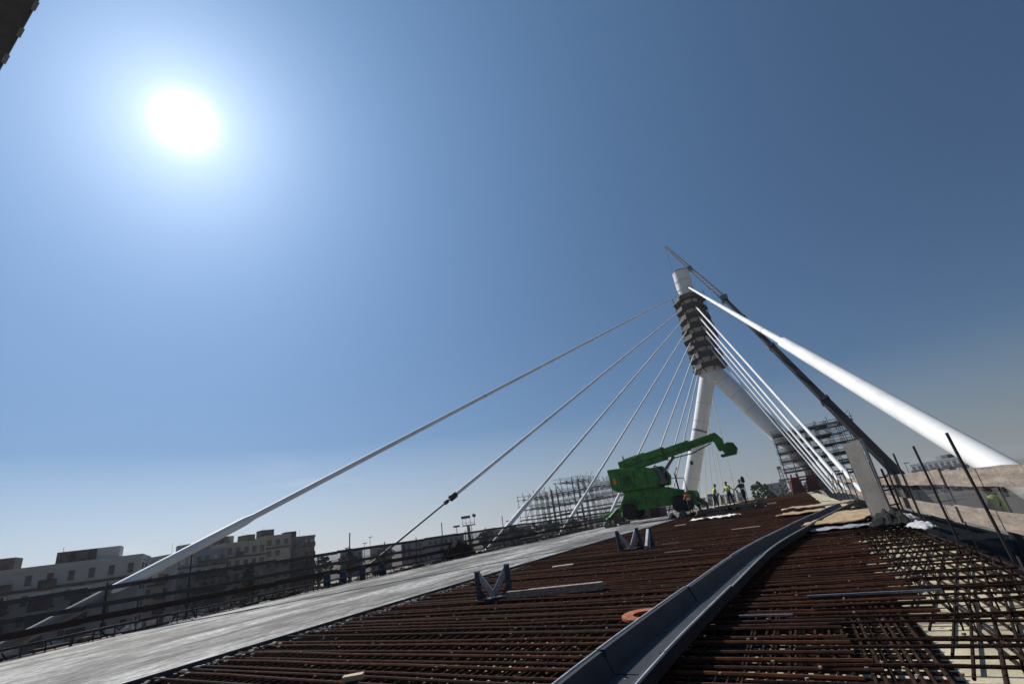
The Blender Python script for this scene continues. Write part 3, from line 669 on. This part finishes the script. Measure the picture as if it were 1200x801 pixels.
sh_ = empty('shovel', (-3.62,42.75,PZ + .02), R(30), label='dark shovel held upright beside the dark clad worker', cat='shovel')
MB().tube([(0,0,0),(.06,.0,1.55)], .025, 6).build('handle', M_bark, sh_)
MB().poly([(-.08,0,1.5),(.2,0,1.5),(.22,0,1.85),(.07,0,2.02),(-.08,0,1.85)], (0,.03,0)).build('blade', M_dark, sh_)
bp = empty('board_stack', (-5.2,43.1,h(43)), label='low stack of pale boards under the three workers', cat='boards')
for k in range(5):
    for j in range(3): MB().box((random.uniform(-.1,.1), -.5 + j*.5, .04 + k*.08), (4.6 - random.uniform(0,.6), .46, .07)).build('board', M_board if (k+j) % 3 else M_wood, bp)

# ---------------------------------------------------------------- site clutter
def wavy(name, cx, cy, lx, ly, rz, amp, m_, label, cat, seed=0, z=0.02, nx=26, ny=14, hump=0.0, thick=.006):
    mb = MB(); vs = []; fs = []; c, s = math.cos(rz), math.sin(rz)
    for i in range(nx + 1):
        for j in range(ny + 1):
            u, v = i/nx - .5, j/ny - .5
            e = 1 + .12*noise.noise(Vector((u*3, v*3, seed + 9)))
            X, Y_ = u*lx*e, v*ly*e; xx, yy = cx + X*c - Y_*s, cy + X*s + Y_*c
            f = max(0, 1 - (2*abs(u))**3)*max(0, 1 - (2*abs(v))**3)
            zz = abs(noise.noise(Vector((u*4.5, v*4.5, seed))))*amp + abs(noise.noise(Vector((u*11, v*11, seed + 3))))*amp*.4 + hump*f
            vs.append((xx, yy, h(yy) + z + zz))
    for i in range(nx):
        for j in range(ny): a_ = i*(ny+1) + j; fs.append((a_, a_+ny+1, a_+ny+2, a_+1))
    o = mb.add(vs, fs).build(name, m_, None, True, label=label, cat=cat)
    sm = o.modifiers.new('sheet', 'SOLIDIFY'); sm.thickness = thick; sm.offset = 1
    return o
wavy('membrane_sheet', -4.8, 32.6, 2.8, 1.1, R(-28), .20, M_sheet, 'crumpled white membrane sheet lying on the far rebar', 'sheet', 2)
wavy('plywood_sheet', 1.05, 18.6, 1.5, 4.6, R(-14), .05, M_ply, 'large tan plywood sheet lying beside the corrugated hoarding', 'plywood', 5, z=.10, thick=.025)
wavy('plastic_sheet', .68, 16.0, 1.5, .9, R(-6), .07, mat('grey_plastic', (.35,.36,.40), .5), 'grey plastic sheet edge under the large plywood sheet', 'sheet', 8, z=.02)
wavy('plywood_sheet', .15, 25.2, 2.4, 1.6, R(-12), .08, M_ply, 'torn pale plywood lying left of the channel far end', 'plywood', 11, z=.05, thick=.02)
wavy('plywood_sheet', .6, 29.0, 3.0, 1.4, R(-18), .12, M_timber, 'farther pale board stack left of the channel end', 'plywood', 14, z=.05, thick=.06)
wavy('netting_heap', 1.7, 15.3, .8, 2.0, R(-8), .20, M_netroll, 'dark green heap of bundled netting at the hoarding foot', 'netting', 21, hump=.22)
wavy('cement_bag', 2.0, 15.2, .34, .7, R(20), .1, M_bag, 'upper white bag wedged under the plank barrier', 'bag', 31, z=.05, nx=14, ny=10, hump=.12)
wavy('cement_bag', 1.98, 13.6, .30, 1.1, R(8), .08, M_bag, 'lower long white bag beside the slab edge under the barrier', 'bag', 36, z=.02, nx=14, ny=10, hump=.1)
wavy('tarp_mound', -19.15, 26.0, 1.0, 3.0, R(4), .35, mat('dark_cover', (.03,.016,.013), .9, spec=.1), 'dark red brown covered mound against the left barrier', 'mound', 41, z=-.1, hump=.95)
# corrugated hoarding panel
hp = empty('hoarding_panel', (1.72,16.6,h(16.6)), R(14), label='grey corrugated metal hoarding panel standing at the barrier end', cat='hoarding')
vs = []; fs = []; n = 40
for i in range(n + 1):
    yy = -.35 + .85*i/n; q = .006*(1 if (i//2) % 2 else -1)
    vs += [(q - .16*yy, yy, .12), (q - .16*yy - .04, yy, 2.12)]
for i in range(n): fs.append((2*i, 2*i+2, 2*i+3, 2*i+1))
o = MB().add(vs, fs).build('corrugated_sheet', M_hoard, hp); o.modifiers.new('s','SOLIDIFY').thickness = .004
MB().box((.07,-.38,1.05),(.05,.05,2.2)).build('post', M_grey, hp); MB().box((-.07,.52,1.05),(.05,.05,2.2)).build('post', M_grey, hp)
MB().beam((.05,-.35,1.02),(-.08,.5,1.02),.03,.05).build('batten', M_grey, hp)
MB().beam((.1,-.5,.12),(.75,-.9,-.0),.05,.05).build('foot_brace', M_grey, hp)
# gate frame with clamps next to it
gf = empty('barrier_frame', (1.75,17.6,h(17.6)), R(5), label='rusty steel frame with clamps between hoarding and plank barrier', cat='frame')
for (x_, z_) in ((0,1.55),(.25,1.2),(.5,1.3)): MB().tube([(x_,0,0),(x_-.03,.05,z_)], .03, 6).build('post', M_rust2, gf)
for z_ in (.3,.7,1.05): MB().tube([(-.1,0,z_),(.6,0,z_+.03)], .022, 6).build('rail', M_rust2, gf)
for z_ in (.72,1.1,1.2): MB().box((random.uniform(0,.1),-.05,z_),(.12,.12,.14), Matrix.Rotation(.4,3,'Z')).build('clamp', M_dark, gf)

# steel stools
def stool(label, x_, y_, rz, s=1.0, lean=0.0):
    t = empty('steel_stool', (x_, y_, h(y_)), rz, label=label, cat='steel bracket', group='galvanised steel brackets on the rebar'); t.scale = (s,s,s); t.rotation_euler[1] = lean
    MB().box((0,0,.0),(.46,.30,.03)).build('base_plate', M_bluegrey, t)
    MB().box((-.15,0,.32),(.12,.15,.62)).build('upright', M_bluegrey, t, bevel=.012)
    MB().beam((-.16,0,.61),(.22,0,.05),.13,.11,(0,1,0)).build('strut', M_galv, t, bevel=.012)
    MB().box((-.15,0,.645),(.13,.16,.035)).build('head_plate', M_galv, t)
    MB().poly([(-.1,-.006,.02),(.05,-.006,.02),(-.1,-.006,.25)], (0,.012,0)).build('gusset', M_bluegrey, t)
    return t
stool('near left galvanised bracket of the M shaped pair', -6.12, 9.1, R(22), .82)
stool('near right galvanised bracket of the M shaped pair', -5.80, 9.28, R(210), .9)
stool('far left galvanised bracket beside the concrete strip', -5.75, 17.3, R(26), .95)
stool('far middle galvanised bracket leaning beside its neighbour', -5.33, 17.5, R(208), .95, .1)
stool('far right galvanised bracket with bright sunlit strut', -4.72, 16.9, R(255), .95)
tb = MB().box((0,0,0),(1.95,.16,.13)).build('timber_beam', M_wood, label='long squared timber beam beside the near bracket pair', cat='timber', bevel=.01)
tb.location = (-4.6, 9.18, h(9.1) + .045); tb.rotation_euler = (0,0,R(6))
def stick(name, label, x_, y_, l_, w_, t_, rz, m_, cat):
    o = MB().box((0,0,t_/2),(l_,w_,t_)).build(name, m_, label=label, cat=cat, bevel=.004); o.location = (x_, y_, h(y_) - .012); o.rotation_euler = (R(random.uniform(-3,3)),0,rz); return o
stick('timber_offcut','short pale timber offcut at the near beam end',-5.3,9.35,.28,.12,.07,R(-15),M_timber,'timber')
stick('timber_offcut','pale board lying alone beside the concrete edge',-6.6,14.0,.62,.16,.04,R(18),M_timber,'timber')
stick('timber_offcut','pale offcut at the bottom edge of the left rebar',-4.82,4.42,.22,.10,.05,R(35),M_timber,'timber')
stick('steel_rod','bright thin rod right of the channel near the bottom',-.72,6.45,.55,.022,.022,R(-6),M_galv,'rod')
stick('steel_rod','pale thin rod left of the channel midway',-3.35,14.6,.75,.04,.03,R(-4),M_timber,'rod')
stick('steel_rod','long pale rod near the right edge grid',.35,7.3,1.3,.022,.022,R(-5),M_galv,'rod')
stick('timber_offcut','pale scrap beside the far galvanised brackets',-4.2,17.5,.55,.07,.04,R(5),M_timber,'timber')
stick('timber_offcut','pale flat scrap in front of the crumpled membrane',-6.3,29.5,.6,.3,.05,R(5),M_timber,'timber')
stick('timber_offcut','flat grey scrap on far rebar left of channel',-2.1,20.6,1.0,.22,.03,R(-4),M_wood,'timber')
stick('timber_offcut','small pale scrap on the far deck right side',-2.2,44,.8,.4,.15,R(10),M_timber,'timber')
# rusty ring
vs = []; fs = []; n = 28
for i in range(n):
    a_ = 2*PI*i/n
    for (r_, z_) in ((.14,0),(.285,0),(.285,.03),(.14,.03)): vs.append((r_*math.cos(a_), r_*math.sin(a_), z_))
for i in range(n):
    for k in range(4): fs.append((i*4+k, ((i+1)%n)*4+k, ((i+1)%n)*4+(k+1)%4, i*4+(k+1)%4))
o = MB().add(vs, fs).build('steel_ring', M_orange, label='flat rust orange steel ring beside the drainage channel', cat='ring'); o.location = (-2.16,6.75,h(6.75)-.005); o.rotation_euler = (R(3),0,0)
# concrete crumbs on the base below the bars
pebs = MB()
for k in range(500):
    xx = random.uniform(-8.8,1.8); yy = 3 + 12*random.random()**1.6; s_ = random.uniform(.006,.018)
    pebs.box((xx, yy, h(yy) - .19 + s_/2), (s_*1.6, s_*1.4, s_), Matrix.Rotation(random.uniform(0,3),3,'Z'))
pebs.build('loose_gravel', M_conc, kind='stuff', label='loose concrete crumbs scattered below the rebar', cat='gravel')
# clutter on verge strip
for i, (yy, ln, rz) in enumerate(((7.2,1.4,1.2),(8.4,.9,.7),(6.3,1.6,1.45),(12.0,1.3,1.3),(15.5,1.5,1.5),(21.5,1.8,1.5),(32,2.4,1.5))):
    stick('timber_plank', ['pale plank at the far left verge','short tilted plank by the left kerb cage','nearest long plank on the left verge','grey plank below the first apartment block','plank on the verge below the cypress','verge plank before the brown mound','verge plank beyond the brown mound'][i], -19.1 + random.uniform(-.2,.2), yy, ln, .14, .05, rz, M_wood, 'timber')
stick('timber_plank','bright stick leaning over the left kerb cage',-18.6,8.0,.75,.05,.05,R(50),M_sheet,'timber').rotation_euler = (0,R(-28),R(50))
bar = MB().tube([(0,0,0),(0,0,.05),(0,0,.3),(0,0,.55),(0,0,.6)], [.13,.15,.155,.15,.13], 16).mesh('barrel', M_blue, True)
for i, yy in enumerate((16.3,17.1,18.4,19.6)):
    place('barrel', bar, None, (-19.35 + .12*(i%2), yy, h(yy) - .08), None,  label=['first','second','third','fourth'][i] + ' small blue barrel from the left along the verge', cat='barrel', group='blue barrels on the verge')
vd = MB()
for k in range(260):
    yy = random.uniform(3, 60); xx = random.uniform(-19.6,-18.6)
    if random.random() < .5: vd.box((xx, yy, h(yy) + random.uniform(-.06,.1)), (random.uniform(.05,.3), random.uniform(.1,.9), random.uniform(.03,.16)), Matrix.Rotation(random.gauss(0,.5),3,'Z'))
    else: vd.tube([(xx, yy, h(yy) + random.uniform(-.05,.1)), (xx + random.uniform(-.3,.3), yy + random.uniform(-1.2,1.2), h(yy) + random.uniform(0,.28))], .018, 5)
vd.build('verge_debris', M_dirt, kind='stuff', label='jumbled bars and offcuts littering the left verge', cat='debris')
# red equipment at the base of the right scaffolding
for i, (x_, y_, rz) in enumerate(((-.2,88,.2),(2.1,88.5,-.1))):
    t = empty('winch_unit', (x_, y_, h(y_)), rz, label=['left red jacking frame at the right scaffolding base','right red jacking frame at the right scaffolding base'][i], cat='jacking frame', group='red jacking frames')
    MB().box((0,0,1.1),(1.5,1.2,1.9)).build('housing', mat('dark_red', (.09,.02,.02), .6), t, bevel=.05)
    for sx_ in (-1,1): MB().beam((sx_*.9,-.7,0),(sx_*.35,-.65,2.9),.2,.2).build('leg', M_red, t)
    MB().box((0,-.2,2.25),(1.1,.9,.35)).build('lid', M_red, t)
for i in range(7):
    x_ = -24 + i*1.9
    t = MB().box((0,0,1.0),(1.5,1.2,2.0)).build('container_unit', mat('dark_red','' or (.09,.02,.02),.6) if i % 2 else M_board, label=['first','second','third','fourth','fifth','sixth','seventh'][i] + ' low dark supply box from the left under the left scaffolding', cat='box', group='supply boxes under the left scaffolding', bevel=.05)
    t.location = (-18.9 + i*.75*(i > 2), 57 + i*.5, h(57) - .05); t.scale = (.5,.8,.55 + .1*(i % 3))

# rubble near the machine
for i in range(10):
    wavy('rubble_bag', -9.5 + i*.72 + random.uniform(-.2,.2), 42.8 + random.uniform(-.8,1.6) - i*.05, random.uniform(.7,1.3), random.uniform(.5,.8), random.uniform(0,3), .2, random.choice((M_conc, M_board, M_netroll, M_dirt)),
         ['first','second','third','fourth','fifth','sixth','seventh','eighth','ninth','tenth'][i] + ' crumpled sack from the left before the machine and workers', 'sack', 50 + i, hump=random.uniform(.15,.5), nx=12, ny=8)

# ---------------------------------------------------------------- city
def polar(az, d): return Vector((math.sin(R(az))*d, math.cos(R(az))*d, 0))
def building(label, az0, az1, d0, d1, el, wallm, floors, cols, depth=13, balc=0.4, roofs=2, name='apartment_building', base=-9, wfrac=.5, loggia_shade=0):
    p0, p1 = polar(az0, d0), polar(az1, d1); u = (p1 - p0); W = u.length; u.normalize(); zt = EYE + (d0+d1)/2*math.tan(R(el)); H = zt - base
    nrm_ = Vector((u.y, -u.x, 0))
    if nrm_.dot(p0) > 0: nrm_ = -nrm_
    t = empty(name, (*p0.xy, base), math.atan2(u.y, u.x), label=label, cat='building')     # local x along facade, -y or +y towards the viewer
    s = 1 if Vector((-u.y, u.x, 0)).dot(nrm_) > 0 else -1
    MB().box((W/2, -s*depth/2, H/2), (W, depth, H)).build('wall', wallm, t)
    par = MB().box((W/2, -s*depth/2, H + .3), (W + .3, depth + .3, .6)).build('roof', wallm, t)
    for k in range(roofs):
        w_ = random.uniform(2,4); MB().box((random.uniform(.12,.88)*W, -s*depth*.4, H + 1.3), (w_, 3.4, 1.9)).build('roof_hut', random.choice((wallm, M_board)), par)
    for k in range(2):
        x_ = random.uniform(0,W); an = MB().tube([(x_, -s*3, H + .4), (x_, -s*3, H + random.uniform(1.6,3.0))], .025, 4); an.build('antenna', M_dark, par)
    fh = H/floors; cw = W/cols
    wm_ = MB().box((0,0,0),(cw*wfrac, .14, fh*.52)).mesh('window', M_win); wm2_ = MB().box((0,0,0),(cw*wfrac, .14, fh*.52)).box((0,s*.05,fh*.1),(cw*wfrac*.96,.08,fh*.3)).mesh('window', M_blind); sm_ = MB().box((0,0,0),(cw*(wfrac + .12),.2,.10)).mesh('sill', wallm)
    bm_ = MB().box((0,0,0),(cw*.86,1.0,.16)).box((0,s*.46,.5),(cw*.86,.06,.9)).mesh('balcony', M_panel)
    for c in range(cols):
        hasb = random.random() < balc
        for f in range(floors):
            loc = (cw*(c+.5), s*.02, fh*(f+.55))
            wo = place('window', wm_ if random.random() < .72 else wm2_, t, loc)
            place('sill', sm_, wo, (0, s*.1, -fh*.3))
            if hasb: place('balcony', bm_, t, (cw*(c+.5), s*.5, fh*f + .2))
    for k in range(loggia_shade):
        x_ = W*(.42 + .13*k); MB().box((x_, s*.06, H*.44), (cw*.9, .3, H*.74)).build('loggia_shade', M_win, t)  # dark box on the facade, shade of a recessed loggia painted as colour
        for f in range(1, floors): MB().box((x_, s*.3, fh*f*.96), (cw*1.0, .5, .5)).build('balcony_front', wallm, t)
    MB().box((W/2, s*.05, H - fh*.95), (W, .35, .35)).build('cornice', M_panel, t)
    side = MB().box((0,0,0),(.14, depth*.14, fh*.5)).mesh('window', M_glass)
    for f in range(floors):
        for q in (.25,.6):
            for xx in (-.02, W+.02): place('window', side, t, (xx, -s*depth*q, fh*(f+.55)))
    return t
Mb_w = mat('pale_render', (.44,.435,.42), .9, var=.15, scale=.15, fine=.2); Mb_t = mat('beige_render', (.38,.34,.28), .9, var=.15, scale=.15, fine=.2)
Mb_g = mat('slate_render', (.24,.255,.29), .9, var=.2, scale=.2); Mb_b = mat('brown_render', (.20,.15,.125), .9, var=.2, scale=.2); Mb_f = mat('far_grey', (.36,.36,.37), .9, var=.15, scale=.05)
building('long pale apartment block at the far left, its roof dotted with huts', -84, -65.6, 100, 92, 2.3, Mb_w, 6, 15, roofs=5, wfrac=.3, balc=.25, loggia_shade=4)
building('low beige block behind the nearest cable anchor pipe', -66.2, -62.6, 125, 125, 1.1, Mb_t, 5, 4, roofs=1)
building('slate grey apartment block right of the nearest cable', -62.8, -59.0, 122, 128, 2.15, Mb_g, 6, 6, roofs=2, balc=.6)
building('grey beige apartment block with twin roof masts behind the cypress', -59.1, -55.6, 130, 136, 2.5, Mb_t, 6, 5, roofs=3)
building('tall beige end block beside the brown block', -55.7, -53.4, 138, 140, 2.75, Mb_t, 7, 3, roofs=1, balc=.2)
building('dark brown apartment block at the row end', -53.3, -51.1, 150, 152, 2.35, Mb_b, 7, 4, roofs=2, balc=.7)
building('long low flat grey shed on the horizon left of the tower', -42.4, -35.6, 330, 330, .42, Mb_f, 3, 12, roofs=0, name='warehouse')
building('small pale far block right of the brown apartments', -48.6, -46.4, 300, 300, .35, Mb_f, 4, 4, roofs=1, name='warehouse')
building('small grey far block near the second cable foot', -45.6, -43.4, 320, 320, .30, Mb_w, 4, 4, roofs=1, name='warehouse')
building('dark distant block with tower end behind the plank barrier', 9.3, 13.4, 300, 280, .55, Mb_g, 4, 10, roofs=2, name='warehouse')
building('pale distant low building left of the tower scaffolding', -33.6, -28, 350, 350, .35, Mb_f, 3, 8, roofs=1, name='warehouse')
building('far pale building between the workers and the right scaffolding', -2.9, -.9, 330, 330, .8, Mb_f, 5, 5, roofs=1, name='warehouse')
building('far grey building behind the green machine head', -9.5, -5.2, 360, 360, .45, Mb_w, 5, 7, roofs=2, name='warehouse')

# floodlight tower
p = polar(-35.0, 170); t = empty('control_tower', (p.x,p.y,-9), R(35), label='slender tower with a railed platform on the left horizon', cat='tower')
MB().tube([(0,0,0),(0,0,14.2)], .55, 10).build('shaft', M_grey, t, True); MB().tube([(1.0,0,0),(1.0,0,14.2)], .12, 6).build('ladder', M_grey, t)
MB().box((.2,0,14.3),(4.2,3.2,.3)).build('platform', M_grey, t)
for a_ in (-1.8,-.6,.8,2.2): MB().box((a_,-1.5,15.4),(.14,.14,2.0)).build('post', M_grey, t)
MB().box((.2,-1.5,15.0),(4.2,.1,.1)).build('rail', M_grey, t)
MB().box((-.6,0,16.9),(3.0,2.6,.75)).build('lamp_rack', M_dark, t); MB().box((2.2,0,17.1),(1.1,2.0,.9), Matrix.Rotation(.5,3,'Y')).build('lamp_rack', M_dark, t)
p = polar(-36.3, 110); t = empty('lamp_post', (p.x,p.y,-9), 0, label='thin lamp post left of the railed tower', cat='lamp post')
MB().tube([(0,0,0),(0,0,12.9)], .13, 8, r_end=.07).build('pole', M_grey, t, True); MB().box((0,0,13.0),(1.3,.6,.35)).build('lamp_head', M_dark, t)
for i, (az_, d_, z_) in enumerate(((-46.2,160,13.2),(-45.6,170,15.0),(-48.0,150,12.5),(-30.6,140,13.2),(9.0,160,12.6))):
    p = polar(az_, d_); t = empty('lamp_post', (p.x,p.y,-9), 0, label=['short mast among the roofs left of the second cable','taller mast beside the second cable foot','leftmost thin mast right of the brown block','thin mast beside the third left cable','pale lamp post just behind the corrugated hoarding'][i], cat='lamp post', group='thin masts on the skyline')
    MB().tube([(0,0,0),(0,0,z_)], .12, 6, r_end=.06).build('pole', M_grey, t); MB().box((.3,0,z_),(1.2,.5,.2)).build('lamp_head', M_grey, t)
p = polar(-1.1, 150); t = empty('lattice_mast', (p.x,p.y,-9), 0, label='grey lattice mast on the horizon right of the workers', cat='mast')
for sx_ in (-1,1):
    for sy_ in (-1,1): MB().tube([(sx_*.9,sy_*.9,0),(sx_*.35,sy_*.35,15.8)], .09, 5).build('chord', M_grey, t)
lac = MB()
for k in range(14):
    f0, f1 = k/14, (k+1)/14
    for (a_, b_) in (((-1,-1),(1,-1)),((1,-1),(1,1)),((1,1),(-1,1)),((-1,1),(-1,-1))):
        w0, w1 = .9 - .55*f0, .9 - .55*f1
        lac.tube([(a_[0]*w0,a_[1]*w0,15.8*f0),(b_[0]*w1,b_[1]*w1,15.8*f1)], .05, 4); lac.tube([(b_[0]*w0,b_[1]*w0,15.8*f0),(a_[0]*w1,a_[1]*w1,15.8*f1)], .05, 4)
lac.build('lacing', M_grey, t); MB().box((0,0,16.2),(1.0,1.0,.8)).build('head', M_grey, t)

# trees
def tree(name, label, az_, d_, top_el, wd, ratio=.5, n=900, base=-9, dens=1.0):
    p = polar(az_, d_); zt = EYE + d_*math.tan(R(top_el)); H = zt - base
    t = empty(name, (p.x,p.y,base), random.uniform(0,6), label=label, cat='tree')
    tr = MB().tube([(0,0,0),(.1,.05,H*.4),(0,0,H*.8)], [wd*.07,wd*.05,.05], 7)
    for k in range(5):
        a_ = random.uniform(0,2*PI); z_ = H*random.uniform(.3,.6); tr.tube([(0,0,z_),(math.cos(a_)*wd*.3, math.sin(a_)*wd*.3, z_ + H*.15)], [wd*.03,.03], 5)
    tr.build('trunk', M_bark, t)
    mb = MB(); zc, hz = H*(1 - ratio/2), H*ratio/2
    cl_ = [(Vector((random.gauss(0,.36), random.gauss(0,.36), random.uniform(-.85,.85))), random.uniform(.22,.4)) for _ in range(16)]
    for k in range(n):
        c_, r_ = random.choice(cl_); v = Vector((random.gauss(0,1), random.gauss(0,1), random.gauss(0,1))).normalized()*r_*random.random()**.4 + c_
        tap = max(.15, math.sqrt(max(0, 1 - v.z*v.z*.8)))
        q = Vector((v.x*wd/2*tap*1.4, v.y*wd/2*tap*1.4, zc + v.z*hz)); s_ = random.uniform(.22,.5)*wd/7
        M_ = Quaternion((random.gauss(0,1),random.gauss(0,1),random.gauss(0,1),random.gauss(0,1))).normalized().to_matrix()
        mb.add([q + M_ @ Vector(c) * s_ for c in ((-1,-.5,0),(0,-.9,.15),(1,-.1,0),(.2,.9,-.1))], [(0,1,2,3)])
    mb.build('crown', M_leaf, t); return t
tree('cypress_tree', 'dark narrow cypress before the beige apartment block', -57.0, 85, .95, 2.6, .85, 1500)
tree('cypress_tree', 'small dark cypress beside the railed tower', -34.9, 110, .75, 2.2, .9, 900)
for i, (az_, d_, e_, w_) in enumerate(((-3.4,150,1.0,7),(-7.5,190,.55,8),(-.2,220,.55,9),(-10.8,200,.5,9),(1.2,240,.6,9),(8.3,220,.2,9),(14.5,200,.5,9),(7.6,260,.2,10),(-50.6,180,.45,7),(-47.6,200,.3,8),(-44.4,230,.35,8),(-33.0,210,.45,9),(-30.2,230,.5,9),(-28.2,240,.45,10),(-26,240,.5,9),(-23.5,240,.5,9))):
    tree('tree', ['dark bushy tree right of the workers on the horizon','low tree behind the worker in the yellow vest','tree at the left foot of the right scaffolding','low tree behind the pylon left leg foot','tree glimpsed through the right scaffolding','low tree at the left end of the distant dark block','tree under the huge white cable at far right','low tree just right of the hoarding panel','tree right of the brown apartment block','round tree left of the thin masts','low tree near the second cable foot','tree just right of the railed tower','tree left of the third cable','tree behind the third cable foot','tree under the left scaffolding, left side','tree under the left scaffolding, right side'][i], az_, d_, e_, w_, .6, 700)

# ---------------------------------------------------------------- haze
hz_ = MB().box((0,0,25),(9200,9200,70)).build('haze', [], kind='stuff', label='pale summer haze hanging over the whole site', cat='haze')
hm = bpy.data.materials.new('haze_air'); hm.use_nodes = True; hn = hm.node_tree; hn.nodes.clear()
ho = hn.nodes.new('ShaderNodeOutputMaterial'); pv = hn.nodes.new('ShaderNodeVolumePrincipled')
pv.inputs['Color'].default_value = (0.93,0.95,0.98,1); pv.inputs['Density'].default_value = 0.00016; pv.inputs['Anisotropy'].default_value = 0.35
hn.links.new(pv.outputs[0], ho.inputs['Volume']); hz_.data.materials.clear(); hz_.data.materials.append(hm)
